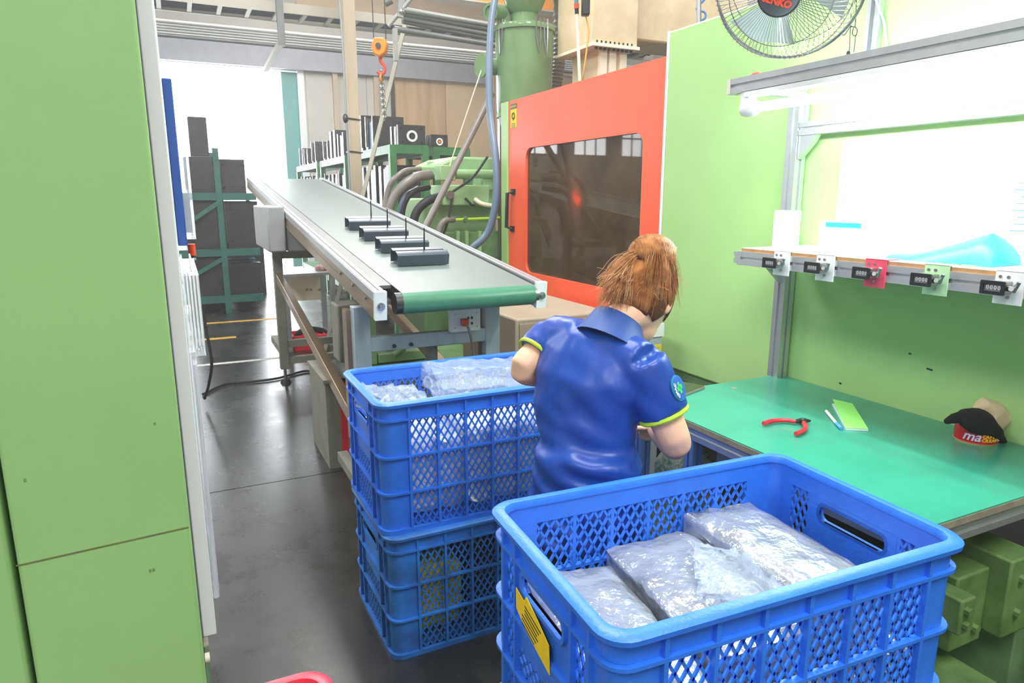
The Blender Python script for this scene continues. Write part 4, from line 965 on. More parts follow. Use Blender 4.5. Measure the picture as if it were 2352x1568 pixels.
# pink basket at the bottom edge
pz = .62
pa = P(600, 1580, Z=pz); pc_ = P(700, 1531, Z=pz)
ps = thing('pink_basket', 'pink-red plastic basket at the bottom edge of the picture, on the floor', 'basket', (pc_.x-.05, pc_.y-.13, 0))
bc = V((P(766, 1568, Z=pz).x-.105, P(720, 1531, Z=pz).y-.137, 0))
pm = MB(); prf = ((.075, .10, .03, 0), (.093, .125, .045, pz-.02), (.105, .137, .055, pz-.02), (.105, .137, .055, pz-.004), (.099, .131, .05, pz), (.083, .115, .04, pz), (.077, .109, .036, pz-.02), (.065, .09, .03, .02))
lp_ = [pm.loop([bc+V((x, y, z_)) for x, y in rrect(a_, b_, c_, 6)]) for a_, b_, c_, z_ in prf]
for a_, b_ in zip(lp_, lp_[1:]): pm.bridge(a_, b_)
pm.bm.faces.new(lp_[0][::-1]); pm.bm.faces.new(lp_[-1])
pm.build('basket_body', M_pink, ps)
MB().frame([bc+V((x, y, pz-.06)) for x, y in rrect(.088, .117, .04, 6)], [bc+V((x, y, pz-.06)) for x, y in rrect(.099, .128, .048, 6)], (0, 0, .012)).build('rib', M_pink, ps)

# ================================================================== left machine edge
LY = .9
lmX = -.020
lm_ = thing('left_machine', 'light green machine cabinet filling the left edge of the picture', 'machine', (-.6, 1.6, 0))
sx0 = P(32, 1300, Y=LY).x
MB().box((sx0+.003, LY, 0), (lmX, LY+.03, 2.6)).build('front_panel', M_greenL, lm_, bevel=.004)
MB().box((-1.3, LY, 0), (sx0-.003, LY+.03, 2.6)).build('front_panel', M_greenL, lm_, bevel=.004)
MB().box((-1.3, LY+.03, 0), (lmX-.012, 2.2, 2.6)).build('cabinet_body', M_greend, lm_)
zc_ = P(230, 1255, Y=LY).z
MB().obox((sx0/2+lmX/2, LY-.0004, zc_), ((lmX-sx0)/2*.98, 0, .004), (0, .0003, 0), (0, 0, .0008)).build('paint_crack', mat('crack_brown', '6f7a4e', .8, var=.5, vscale=30, col2='5c5f40'), lm_)
for px, py, s_ in ((355, 972, 1), (57, 1102, 1.2), (345, 1310, 1.3), (353, 1308, 1.3)):
    q = P(px, py, Y=LY-.0004); MB().obox(q, (.0009*s_, 0, 0), (0, .0003, 0), (0, 0, .0014*s_)).build('paint_chip', M_greend, lm_)
wz0_ = P(458, 1448, Y=LY+.06).z
MB().box((lmX-.010, LY+.015, wz0_-.06), (lmX, LY+.9, 2.55)).build('side_gasket', M_steeld, lm_)
MB().box((lmX, LY+.04, wz0_), (lmX+.018, LY+.66, 2.5)).build('notice_board', M_white, lm_, bevel=.002)
for dz in (.02, .045): MB().cyl((lmX, LY+.06, wz0_-dz), (lmX+.006, LY+.06, wz0_-dz), .007, n=10).build('screw', M_creamw, lm_)
# sleeves and documents on the board
z1, z0 = P(480, 800, Y=LY+.1).z, P(495, 1368, Y=LY+.1).z
sx_ = P(478, 1094, Y=LY+.1).x
s1 = thing('document_sleeve', 'clear acrylic document sleeve on the left machine notice board, lower one', 'sleeve', (lmX+.02, LY+.25, z0))
MB().box((lmX+.018, LY+.09, z0), (sx_, LY+.33, z1)).build('sleeve', M_acryl, s1, bevel=.003)
MB().box((lmX+.022, LY+.095, z0+.01), (lmX+.027, LY+.32, z1-.02)).build('papers', mat('papers_grey', 'c3c2cc', .7, var=.5, vscale=20, stretch=(40, 1, .6)), s1)
z1b, z0b = P(450, 605, Y=LY+.2).z, P(460, 795, Y=LY+.2).z
s2 = thing('document_sleeve', 'clear sleeve stuffed with white sheets, above the lower sleeve on the left machine', 'sleeve', (lmX+.02, LY+.25, z0b))
for i in range(5): MB().box((lmX+.019+.0045*i, LY+.14+.006*i, z0b+.003*i), (lmX+.0215+.0045*i, LY+.40, z1b-.008*(i % 3))).build('sheet', M_paper, s2)
MB().box((lmX+.018, LY+.13, z0b), (P(462, 700, Y=LY+.15).x, LY+.42, z1b-.01)).build('sleeve', M_acryl, s2)
zf1, zf0 = P(390, 190, Y=LY+.4).z, P(430, 560, Y=LY+.4).z
s3 = thing('document_holder', 'blue framed clear document holder on the left machine, nearest the doorway glare', 'frame', (lmX+.02, LY+.5, zf0))
MB().box((lmX+.018, LY+.35, zf0), (lmX+.032, LY+.60, zf1)).build('blue_back', mat('frame_blue', '28509c', .4), s3, bevel=.002)
MB().box((lmX+.032, LY+.36, zf0+.01), (max(lmX+.046, P(440, 480, Y=LY+.45).x), LY+.59, zf1-.08)).build('clear_front', M_acryl, s3)
q = P(441, 575, D=1.62)
s4 = thing('small_bottle', 'small clear bottle with an orange cap on the left machine side', 'bottle', q)
MB().cyl(q+V((0, 0, .015)), q+V((0, 0, -.012)), .008, n=12).build('orange_cap', M_plug, s4)
MB().cyl(q+V((0, 0, -.012)), q+V((0, 0, -.035)), .007, n=12).build('neck', M_black, s4)
MB().cyl(V((lmX+.012, LY+.64, q.z-.02)), q+V((.004, 0, -.02)), .004, n=8).build('bracket', M_steel, s4)

# ================================================================== workbench
BZ = .75
BX0, BX1 = P(1650, 995, Z=BZ).x, MX-.032
BY0, BY1 = P(2230, 1178, Z=BZ).y, P(1680, 876, Z=BZ).y
bn = thing('workbench', 'aluminium profile workbench with a green top and a lit upper shelf', 'workbench', ((BX0+BX1)/2, (BY0+BY1)/2, 0))
MB().box((BX0, BY0, BZ-.004), (BX1, BY1, BZ)).build('green_mat', M_mat, bn)
MB().box((BX0-.002, BY0-.002, BZ-.022), (BX1, BY1+.002, BZ-.004)).build('tabletop', M_edge, bn)
def profile(p0, p1, s_, nm, m=M_alu, up=(0, 0, 1), groove=True):
    """square slotted aluminium profile"""
    p0 = V(p0); p1 = V(p1); d_ = (p1-p0).normalized(); up_ = V(up)
    if abs(d_.dot(up_)) > .98: up_ = V((0, 1, 0))
    r_ = d_.cross(up_).normalized(); u_ = r_.cross(d_); h_ = s_/2; g = s_*.11; dp = s_*.16
    half = [(-h_, -h_), (-g, -h_), (-g, -h_+dp), (g, -h_+dp), (g, -h_), (h_, -h_), (h_, -g), (h_-dp, -g), (h_-dp, g), (h_, g), (h_, h_), (g, h_), (g, h_-dp), (-g, h_-dp), (-g, h_), (-h_, h_), (-h_, g), (-h_+dp, g), (-h_+dp, -g), (-h_, -g)]
    mb = MB(); A_ = mb.loop([p0+r_*a_+u_*b_ for a_, b_ in half]); B_ = mb.loop([p1+r_*a_+u_*b_ for a_, b_ in half])
    mb.bridge(A_, B_); mb.bm.faces.new(A_[::-1]); mb.bm.faces.new(B_)
    return mb.build(nm, m, bn, smooth=False)
S = .045
profile((BX0+.03, BY0, BZ-.045), (BX0+.03, BY1, BZ-.045), S, 'front_rail'); profile((BX1-.03, BY0, BZ-.045), (BX1-.03, BY1, BZ-.045), S, 'back_rail')
profile((BX0, BY0+.025, BZ-.046), (BX1, BY0+.025, BZ-.046), S, 'end_rail'); profile((BX0, BY1-.025, BZ-.046), (BX1, BY1-.025, BZ-.046), S, 'end_rail')
for x_ in (BX0+.03, BX1-.03):
    for y in (BY0+.03, BY1-.03):
        profile((x_, y, .04), (x_, y, BZ-.067), S, 'leg', M_bluel if x_ < 2 else M_alu)
        MB().cyl((x_, y, 0), (x_, y, .045), .028, .015, 14).build('foot', M_rubber, bn)
profile((BX0+.03, BY1-.32, .04), (BX0+.03, BY1-.32, BZ-.067), S, 'leg', M_bluel)
MB().cyl((BX0+.03, BY1-.32, 0), (BX0+.03, BY1-.32, .045), .028, .015, 14).build('foot', M_rubber, bn)
MB().box((BX0+.10, BY0+.05, .60), (BX0+.16, BY1-.36, .69)).build('drawer_front', M_grey, bn)
profile((BX0+.03, BY0+.05, .18), (BX0+.03, BY1-.05, .18), S, 'lower_rail', M_bluel)
# rear posts
pb_ = P(1792, 862, Z=BZ)
PX, PY = BX1-.035, pb_.y
ZL = P(1690, 200, X=1.93).z; YL0 = P(1690, 200, X=1.93).y
profile((PX, PY, BZ), (PX, PY, ZL-.02), .055, 'post')
profile((PX, BY0+.03, BZ), (PX, BY0+.03, ZL-.02), .055, 'post')
profile((PX, PY-.03, P(1890, 292, X=PX).z), (PX, BY0+.05, P(1890, 292, X=PX).z), .05, 'cross_rail')
zc0 = P(1890, 292, X=PX).z-.025
MB().prism([(PX-.02, PY-.03, zc0), (PX-.02, PY-.11, zc0), (PX-.02, PY-.09, zc0-.03), (PX-.02, PY-.03, zc0-.09)], (.03, 0, 0)).build('corner_bracket', M_alu, bn)
# upper lamp rail, held by arms from the posts
LX = 1.93
rail_ = profile((LX, YL0, ZL), (LX, BY0-.2, ZL), .052, 'lamp_rail')
MB().box((LX-.027, YL0, ZL-.027), (LX+.027, YL0+.018, ZL+.027)).build('end_cap', mat('cap_grey', 'd4cfc8', .5), bn)
for y in (PY, BY0+.03): profile((LX+.026, y, ZL), (PX+.02, y, ZL), .045, 'lamp_arm')
MB().ell((LX-.005, YL0-.1, ZL+.03), (.012, 0, 0), (0, .02, 0), (0, 0, .008), 10, 6).build('red_button', M_plug, bn)
# shelf
SX0 = 1.96; zs = P(1712, 592, X=SX0).z; YS = P(1712, 592, X=SX0).y
profile((SX0, YS, zs), (SX0, BY0-.25, zs), .052, 'shelf_rail')
MB().box((SX0-.027, YS-.0, zs-.027), (SX0+.027, YS+.016, zs+.027)).build('end_cap', M_alu, bn)
MB().box((SX0-.022, BY0-.25, zs+.0262), (PX+.034, YS, zs+.038)).build('shelf_board', M_wood, bn)
MB().box((SX0-.020, BY0-.25, zs+.038), (PX+.034, YS-.001, zs+.0395)).build('shelf_cover', M_paper, bn)
for y in (PY, BY0+.03): profile((SX0+.026, y, zs-.004), (PX-.027, y, zs-.004), .045, 'shelf_arm')
MB().prism([(PX-.027, PY+.01, zs-.03), (PX-.13, PY+.01, zs-.03), (PX-.027, PY+.01, zs-.12)], (0, -.02, 0)).build('corner_bracket', M_alu, bn)
SZ = zs+.0395
# white back board + papers
zb1 = P(2050, 270, X=MX-.036).z
tag(MB().box((MX-.050, BY0-.1, SZ), (MX-.031, P(1928, 440, X=MX-.04).y, zc0-.035)).build('back_board', M_board, bevel=.002), 'white notice board standing on the bench shelf under the lamp', 'board')
ps_ = thing('printed_sheet', 'white printed sheet on the notice board at the right edge', 'paper', P(2310, 480, X=MX-.055))
q0, q1 = P(2300, 545, X=MX-.0515), P(2400, 380, X=MX-.0515)
MB().box((MX-.0525, q1.y, q0.z), (MX-.0505, q0.y, q1.z)).build('sheet', mat('sheet_blue', 'd3e4f2', .7), ps_)
for i in range(8): MB().box((MX-.053, q1.y+.01, q0.z+.02+.02*i), (MX-.0525, q0.y-.02-.008*(i % 3), q0.z+.023+.02*i)).build('print_line', M_bluel, ps_)
# fluorescent lamp under the rail
la_ = thing('tube_lamp', 'bright fluorescent tube lamp under the bench lamp rail', 'lamp', (LX, (YL0+BY0)/2, ZL-.1))
t0, t1 = YL0-.07, BY0-.02
MB().cyl((LX, t0-.03, ZL-.085), (LX, t1+.02, ZL-.085), .016, n=16).build('tube', M_lamp, la_)
for y in (t0, t1):
    MB().lathe([(.026, -.02), (.03, 0), (.03, .03), (.02, .05)], (LX, y+(.0 if y == t0 else -.03), ZL-.085), (0, -1 if y == t0 else 1, 0), 16).build('tube_holder', M_white, la_)
    MB().box((LX-.02, y-.02, ZL-.07), (LX+.02, y+.02, ZL-.027)).build('bracket', M_white, la_)
MB().box((LX-.025, t1, ZL-.045), (LX+.025, t0, ZL-.028)).build('reflector', M_white, la_)

# tally counters
def make_counter(px, py, label, mp):
    a_ = P(px, py, X=SX0-.05); y = a_.y; z = zs+.0
    t = thing('tally_counter', label, 'counter', (SX0-.03, y, z), 'tally counters on the shelf rail')
    MB().box((SX0-.031, y-.045, zs-.045), (SX0-.0265, y+.025, zs+.041)).build('mounting_plate', mp, t)
    MB().box((SX0-.031, y-.045, zs+.0400), (SX0+.03, y+.025, zs+.0425)).build('plate_top', mp, t)
    MB().box((SX0-.070, y-.02, z-.016), (SX0-.031, y+.030, z+.016)).build('counter_body', M_steel, t, bevel=.002)
    MB().frame([(SX0-.071, y+.005+a, z+b) for a, b in rrect(.021, .009, .001, 1)], [(SX0-.071, y+.005+a, z+b) for a, b in rrect(.030, .018, .002, 1)], (-.006, 0, 0)).build('bezel', M_black, t, smooth=False)
    MB().box((SX0-.0725, y+.005-.021, z-.009), (SX0-.0715, y+.005+.021, z+.009)).build('window', mat('counter_window', '6f6f72', .3), t)
    for i in range(4):
        text('digit', '0', .015, (SX0-.073, y+.018-.0095*i, z), (0, -1, 0), (0, 0, 1), M_white, t, .0002)
    MB().cyl((SX0-.055, y-.02, z), (SX0-.055, y-.040, z), .008, n=10).build('shaft', M_black, t)
    MB().cyl((SX0-.055, y-.036, z-.008), (SX0-.062, y-.050, z+.020), .005, n=10).build('lever', M_steel, t)
    MB().cyl((SX0-.06, y-.034, z-.003), (SX0-.075, y-.040, z+.002), .006, n=10).build('lever_screw', M_steel, t)
    MB().cyl((SX0-.06, y+.035, z), (SX0-.06, y+.030, z), .008, n=10).build('reset_knob', M_black, t)
    for yy, zz in ((y-.008, z+.026), (y+.012, z+.026), (y-.012, z-.026)): MB().cyl((SX0-.0345, yy, zz), (SX0-.031, yy, zz), .0045, n=8).build('screw', M_steel, t)
    return t
for px, py, lb, mp in ((1781, 596, 'small tally counter on a white plate, nearest the post', M_white), (1880, 605, 'small tally counter on a white plate, second from the post', M_white), (1994, 616, 'tally counter on a pink-red plate on the shelf rail', M_tag), (2132, 634, 'tally counter on a pale green plate under the teal packet', mat('plate_green', 'b4dcae', .5)), (2298, 652, 'tally counter on a white plate at the right edge', mat('plate_white', 'e4e6e8', .45))):
    make_counter(px, py, lb, mp)

# things on the shelf
q = P(1800, 560, X=2.05)
cdh = thing('card_stand', 'white switch card standing at the left end of the bench shelf', 'card', (2.05, q.y, SZ))
cy0, cy1 = P(1832, 560, X=2.05).y, P(1773, 560, X=2.05).y
MB().box((2.05, cy0, SZ), (2.056, cy1, P(1800, 483, X=2.05).z)).build('card', M_paper, cdh, bevel=.001)
for dy in (.02, .04):
    for dz in (.05, .065): MB().cyl((2.0495, cy1-dy, SZ+dz), (2.0505, cy1-dy, SZ+dz), .002, n=6).build('hole', M_grey, cdh)
bx = thing('white_box', 'white box with a teal label on the bench shelf', 'box', (2.16, P(1930, 540, X=2.12).y, SZ))
by0, by1 = P(1985, 540, X=2.12).y, P(1880, 540, X=2.12).y
MB().box((2.12, by0, SZ), (2.25, by1, P(1930, 508, X=2.12).z)).build('box', M_paper, bx, bevel=.002)
MB().box((2.1185, P(1978, 515, X=2.12).y, P(1930, 522, X=2.12).z), (2.12, P(1897, 515, X=2.12).y, P(1930, 511, X=2.12).z)).build('teal_label', mat('label_teal', '1fb0b4', .5), bx)
# teal packet
y0_, y1_ = P(2305, 600, X=2.06).y, P(2040, 598, X=2.02).y
tp = MB(); nn = 14; rowsA = []
for i in range(nn+1):
    u_ = i/nn; y = y1_+(y0_-y1_)*u_
    h_ = .014+.075*max(0, min(1, (u_-.15)/.7))**1.2*(1 if u_ < .88 else (1-(u_-.88)/.12*.75))
    xx0 = 2.0-.0*u_; xx1 = 2.12+.03*u_
    rowsA.append([V((xx0, y, SZ+.001)), V((xx0+.015, y, SZ+.002+h_*.5)), V(((xx0+xx1)/2, y, SZ+.002+h_)), V((xx1-.015, y, SZ+.002+h_*.8)), V((xx1, y, SZ+.001))])
tp.loft(rowsA); tag(tp.build('teal_packet', M_teal2, ang=60), 'folded teal plastic packet lying on the bench shelf', 'packet')
tag(MB().box((1.975, y0_+.03, SZ), (1.995, y0_+.14, SZ+.003)).build('green_card', M_lime2), 'narrow green card under the teal packet on the shelf', 'card')

# things on the bench ----------------------------------------------
UZ0 = V((0, 0, 1))
def BP(px, py, z=0): return P(px, py, Z=BZ+z)
# phone
pa, pb2, pcc = BP(1540, 910), BP(1578, 885, .0), BP(1618, 893)
ph = thing('smartphone', 'smartphone in a clear case lying at the bench corner beside the woman', 'phone', BP(1575, 900))
k1, k2, k4 = BP(1563, 914), BP(1621, 892), BP(1573, 880)
ux = (k2-k1).normalized(); uy = UZ0.cross(ux); pl_, pw_ = (k2-k1).length/2, abs((k4-k2).dot(uy))/2
c = (k1+k2)/2+uy*pw_
def slabr(c_, hx_, hy_, r_, z0, z1, nm, m_, par): return MB().prism([c_+ux*x+uy*y+V((0, 0, z0)) for x, y in rrect(hx_, hy_, r_, 5)], (0, 0, z1-z0)).build(nm, m_, par, bevel=.001)
c.z = BZ
slabr(c, pl_, pw_, .010, .0005, .010, 'case', mat('phone_case', '9a9488', .25, .3), ph)
slabr(c, pl_-.002, pw_-.002, .009, .0095, .0108, 'screen', mat('phone_screen', '26301f', .06, spec=.8), ph)
# nippers
nip = thing('side_cutters', 'side cutting pliers with red handles lying open on the green bench', 'pliers', BP(1810, 975))
def B3(px, py, z=.012): return P(px, py, Z=BZ+z)
MB().tube(spline([B3(1754, 972), B3(1775, 966), B3(1805, 965), B3(1828, 968)]), [.0075]*24+[.006], 10).build('handle', M_redp, nip)
MB().tube(spline([B3(1828, 996), B3(1842, 990), B3(1850, 982), B3(1846, 970)]), [.0075]*24+[.006], 10).build('handle', M_redp, nip)
MB().tube([B3(1826, 968), B3(1840, 966), B3(1850, 965)], [.006, .010, .008], 8).build('jaw', M_steeld, nip)
MB().tube([B3(1847, 974), B3(1850, 966), B3(1862, 966)], [.006, .008, .003], 8).build('jaw', M_steeld, nip)
c = B3(1843, 967); MB().cyl(c+V((0, 0, -.008)), c+V((0, 0, .009)), .006, n=10).build('rivet', M_steel, nip)
# pen
pn = thing('pen', 'white and blue pen lying beside the green paper pad', 'pen', BP(1915, 965))
MB().cyl(B3(1898, 944, .006), B3(1921, 972, .006), .0052, n=10).build('barrel', M_white, pn)
MB().cyl(B3(1921, 972, .006), B3(1933, 984, .006), .0058, n=10).build('cap', mat('pen_blue', '4f9fe0', .3), pn)
# green pad
gp = [BP(1911, 930), BP(1957, 934), BP(1994, 990), BP(1943, 988)]
pd = thing('paper_pad', 'light green sticky paper pad lying on the bench', 'paper pad', BP(1950, 960))
MB().prism([p+V((0, 0, .0005)) for p in gp], (0, 0, .006)).build('pad', mat('pad_edge', 'd8ecf4', .6), pd)
tp = MB(); g2 = [p+V((0, 0, .007)) for p in gp]
mid = [g2[0].lerp(g2[3], .45)+V((0, 0, .004)), g2[1].lerp(g2[2], .45)+V((0, 0, .004))]
tp.prism([g2[0]+V((0, 0, .016)), mid[0], g2[3], g2[2], mid[1], g2[1]+V((0, 0, .005))], (0, 0, .001)); tp.build('top_sheet', M_lime2, pd)
# red tin with gloves
tc_ = BP(2240, 1010); tr = .060
tc_ = V((min(tc_.x, MX-.03-tr-.012), tc_.y, BZ))
tn = thing('red_tin', 'red printed food tin on the bench against the green cover, holding gloves', 'tin', tc_)
MB().lathe([(tr, .004), (tr, .056), (tr-.003, .056), (tr-.003, .01), (.0, .008)], tc_, n=32, cap=False).build('tin_wall', M_tin, tn)
MB().lathe([(0.001, .0), (tr+.001, .0), (tr+.002, .005), (tr, .006)], tc_, n=32).build('bottom_rim', M_gold, tn)
MB().ring(tc_+V((0, 0, .056)), (0, 0, 1), tr-.001, .002, 32).build('top_rim', M_gold, tn)
def onTin(s_, size, ang0, dz, m_, step, shear=0):
    for i, ch in enumerate(s_):
        a_ = math.radians(ang0+step*i); n_ = V((math.cos(a_), math.sin(a_), 0)); x_ = V((-math.sin(a_), math.cos(a_), 0))
        text('lettering', ch, size, tc_+n_*(tr+.0006)+V((0, 0, dz)), x_, (0, 0, 1), m_, tn, .0004, shear, .0006)
onTin('ma', .042, 190, .027, M_lav, 23, .3)
onTin('CAFE', .0135, 230, .030, M_yellow, 9); onTin('CREAM', .0135, 229, .018, M_yellow, 9)
onTin('Co', .036, 280, .024, M_lav, 20, .3)
gb = MB(); DT = (tc_-CAM).dot(_H)
def GT(px, py, d): return P(px, py, D=DT+d)
gb.tube(spline([GT(2166, 970, -.02), GT(2185, 962, -.03), GT(2205, 958, -.03)], 4), [.008, .010, .011, .012, .013, .014, .015, .016, .017], 10)
gb.tube(spline([GT(2200, 954, -.02), GT(2225, 960, -.035), GT(2255, 972, -.045), GT(2282, 990, -.04), GT(2308, 1018, -.01)], 4), [.018, .023, .028, .032, .035, .037, .038, .038, .037, .035, .032, .029, .025, .021, .016, .011, .006], 14)
gb.tube([GT(2215, 965, -.02), GT(2245, 975, .0), GT(2285, 1000, .02)], [.02, .03, .02], 10)
gb.jitter(.006, 30)
gg = gb.build('black_glove', M_gloveb); remesh(gg, .005, 3)
tag(gg, 'black work glove draped over the rim of the red tin', 'glove')
gw = MB()
gw.tube([GT(2243, 938, .03), GT(2256, 930, .03), GT(2276, 946, .03), GT(2292, 970, .03), GT(2304, 985, .02)], [.016, .026, .044, .044, .022], 14)
gw.tube([GT(2270, 960, .03), GT(2285, 978, .02), GT(2290, 990, .01)], [.05, .035, .01], 12); gw.tube([GT(2246, 934, .03), GT(2240, 945, .02)], [.014, .012], 10)
g2_ = gw.jitter(.010, 32).build('beige_glove', M_glove); remesh(g2_, .005, 2)
tag(g2_, 'beige cloth glove bunched behind the black glove on the tin', 'glove')
# green scuff circle on mat
MB().lathe([(.012, 0), (.012, .0005)], BP(1686, 891, .0), n=16).build('mat_mark', M_greyd, bn)

# under the bench: hydraulic unit at the right, woven bag near the leg
hu = thing('hydraulic_unit', 'dusty green hydraulic block unit under the right end of the bench', 'hydraulic unit', (2.0, 1.15, 0))
M_hu = mat('hydraulic_green', '708f54', .55, var=.35, vscale=9, col2='4c6a38')
def HU(lo, hi, nm, m_=M_hu, bv=.006): return MB().box(lo, hi).build(nm, m_, hu, bevel=bv)
HU((1.62, .98, 0), (2.26, 1.9, .10), 'bed', M_hu); HU((1.76, .95, .30), (1.90, 1.15, .52), 'valve_block'); HU((1.90, .90, .33), (2.02, 1.2, .56), 'manifold')
HU((1.70, .90, .40), (1.76, 1.02, .50), 'end_plate'); HU((1.66, .85, .10), (1.72, 1.05, .22), 'lug'); HU((2.02, .92, .10), (2.24, 1.3, .45), 'pump_housing', M_greend)
HU((1.62, .84, .22), (1.86, 1.1, .235), 'drip_plate')
for (x_, y_, z_) in ((1.72, .90, .47), (1.72, .90, .43), (1.80, .95, .46), (1.86, .95, .35), (1.95, .90, .50), (1.95, .90, .40)): MB().cyl((x_, y_-.014, z_), (x_, y_+.004, z_), .012, n=6).build('bolt', M_hu, hu)
MB().cyl((1.69, .845, .16), (1.69, .853, .16), .018, n=14).build('lug_hole', M_blackm, hu)
for x_, z_ in ((2.09, .40), (2.12, .30), (2.16, .22)): MB().cyl((x_, .82, z_), (x_, .96, z_), .035, n=6).build('hex_fitting', M_steeld, hu)
for i in range(3): MB().tube(spline([(2.09+.03*i, .82, .4-.09*i), (2.05, .74, .36-.08*i), (1.9, .72, .2-.03*i), (1.7, .78, .06)]), .016, 8).build('hose', M_rubber, hu)
tag(pack((1.66, 1.93, .0), .16, .14, .58, .1, (0, 0), 'x', None, 71, mat('bag_print', 'd8d4c4', .7, var=.9, vscale=60, col2='2f7a4c'), .01, 10, 'printed_bag', 'bag'), 'printed paper bag with green print standing under the bench behind the woman', 'bag')
tag(pack((1.05, 1.36, .0), .22, .18, .5, .3, (0, 0), 'x', None, 72, mat('sack_cream', 'd9d2b8', .8, var=.2), .02, 10, 'cream_sack', 'sack'), 'cream sack on the floor behind the foreground crates', 'sack') if False else None

# ================================================================== fan
fdir = (_R*-.50 + _U*-.62 - _F*.60).normalized()
fcn = P(1812, -38, D=2.3); FR = .225
fn = thing('wall_fan', 'black wire guarded wall fan hanging above the bench at the top edge', 'fan', fcn)
fu = fdir.orthogonal().normalized(); fv = fdir.cross(fu)
def FP(r_, a_, d_): return fcn+(fu*math.cos(a_)+fv*math.sin(a_))*r_+fdir*d_
fg = MB()
for i in range(88):
    a_ = i*math.tau/88; fg.tube([FP(.060, a_, .105), FP(.14, a_+.05, .102), FP(.188, a_+.09, .08), FP(.215, a_+.11, .05), FP(FR, a_+.12, .0)], .0011, 4, cap=False)
stuff(fg.build('front_grille', M_steel, fn))
rg = MB()
for i in range(80):
    a_ = i*math.tau/80; rg.tube([FP(.06, a_, -.10), FP(.14, a_, -.10), FP(.20, a_, -.07), FP(FR, a_, .0)], .0011, 4, cap=False)
stuff(rg.build('rear_grille', M_steel, fn))
MB().ring(fcn, fdir, FR, .005, 56, 6).build('rim_ring', M_steel, fn)
for rr_, d_ in ((.203, .066), (.155, .098), (.20, -.07)): MB().ring(fcn+fdir*d_, fdir, rr_, .0016, 48, 4).build('wire_ring', M_steel, fn)
MB().lathe([(.064, .098), (.064, .112), (.057, .118), (.035, .121), (.001, .122)], fcn, fdir, 32).build('badge_disc', mat('badge_grey', '4c5057', .35), fn)
MB().ring(fcn+fdir*.114, fdir, .062, .003, 32).build('badge_ring', M_steeld, fn)
bx_ = (_R-fdir*_R.dot(fdir)).normalized(); by_ = fdir.cross(bx_)
text('badge_lettering', 'SENKO', .027, fcn+fdir*.124-by_*.016, bx_*1.0+by_*-.08, by_+bx_*.08, mat('logo_orange', 'ff4a26', .4, emit=None), fn, .001, .1, .0012)
for k in range(3):
    bl_ = MB(); pts = []
    A_, B_ = [], []
    for j in range(7):
        rj = .035+.16*j/6; A_.append([FP(rj, k*math.tau/3+.15-.12*j/6, .035), FP(rj, k*math.tau/3+.55, .01), FP(rj, k*math.tau/3+.95+.25*j/6, -.03)])
    vs = [[bl_.bm.verts.new(p) for p in row] for row in A_]
    vs2 = [[bl_.bm.verts.new(p+fdir*-.003) for p in row] for row in A_]
    for j in range(6):
        for i in range(2):
            bl_.bm.faces.new((vs[j][i], vs[j][i+1], vs[j+1][i+1], vs[j+1][i])); bl_.bm.faces.new((vs2[j][i], vs2[j+1][i], vs2[j+1][i+1], vs2[j][i+1]))
    for j in range(6):
        for i, (q1, q2) in ((0, (vs, vs2)), (2, (vs, vs2))): bl_.bm.faces.new((q1[j][i], q1[j+1][i], q2[j+1][i], q2[j][i]))
    for j in (0, 6):
        for i in range(2): bl_.bm.faces.new((vs[j][i], vs[j][i+1], vs2[j][i+1], vs2[j][i]))
    bl_.build('blade', mat('blade_grey', 'a9b4b4', .3), fn)
MB().lathe([(.04, -.02), (.042, .04), (.02, .05), (.001, .052)], fcn, fdir, 20).build('hub', M_steeld, fn)
MB().lathe([(.06, -.20), (.075, -.17), (.07, -.10), (.03, -.09)], fcn, fdir, 20).build('motor_case', M_black, fn)
fa = P(2008, -10, X=MX-.06)
MB().tube(spline([fcn-fdir*.19, fcn-fdir*.24+V((.03, 0, -.02)), V((MX-.05, fa.y, fa.z+.08))]), .02, 10).build('bracket_arm', M_black, fn)
fpst = thing('fan_post', 'pale aluminium post on the green cover carrying the fan', 'post', (MX-.06, fa.y, ZG-.6))
MB().box((MX-.06, fa.y-.025, P(2000, 180, X=MX-.06).z), (MX-.0305, fa.y+.025, P(2000, -90, X=MX-.06).z)).build('post', M_alu, fpst, bevel=.003)
MB().box((MX-.063, fa.y-.006, P(2000, 175, X=MX-.06).z), (MX-.06, fa.y+.006, P(2000, -90, X=MX-.06).z)).build('slot', M_alud, fpst)
tag(MB().tube(spline([P(2000, -60, X=MX-.08), P(2012, 0, X=MX-.075), P(2030, 50, X=MX-.04), P(2038, 110, X=MX-.038)]), .004, 8).build('fan_cable', M_grey), 'thin grey cable running down the green cover beside the fan post', 'cable')
pcd = thing('pull_cord', 'dark pull cord tied in a bow, hanging from the fan', 'cord', P(1950, 60, D=2.45))
def PC(px, py): return P(px, py, D=2.45)
MB().tube([PC(1968, -40), PC(1966, 30), PC(1964, 62)], .0016, 6).build('cord', M_steeld, pcd)
MB().tube([PC(1955, 30), PC(1953, 70), PC(1951, 116)], .0014, 6).build('cord', M_steeld, pcd)
MB().tube(spline([PC(1962, 62), PC(1945, 60), PC(1932, 75), PC(1940, 80), PC(1953, 62), PC(1968, 66), PC(1966, 82), PC(1958, 78), PC(1960, 64)], 5), .0018, 6).build('bow', M_steeld, pcd)
MB().tube([PC(1965, 80), PC(1964, 95), PC(1961, 120)], .0014, 6).build('cord_end', M_steeld, pcd)
MB().lathe([(.001, 0), (.006, -.004), (.007, -.016), (.006, -.02)], PC(1949, 116), n=10).build('cord_weight', M_black, pcd)

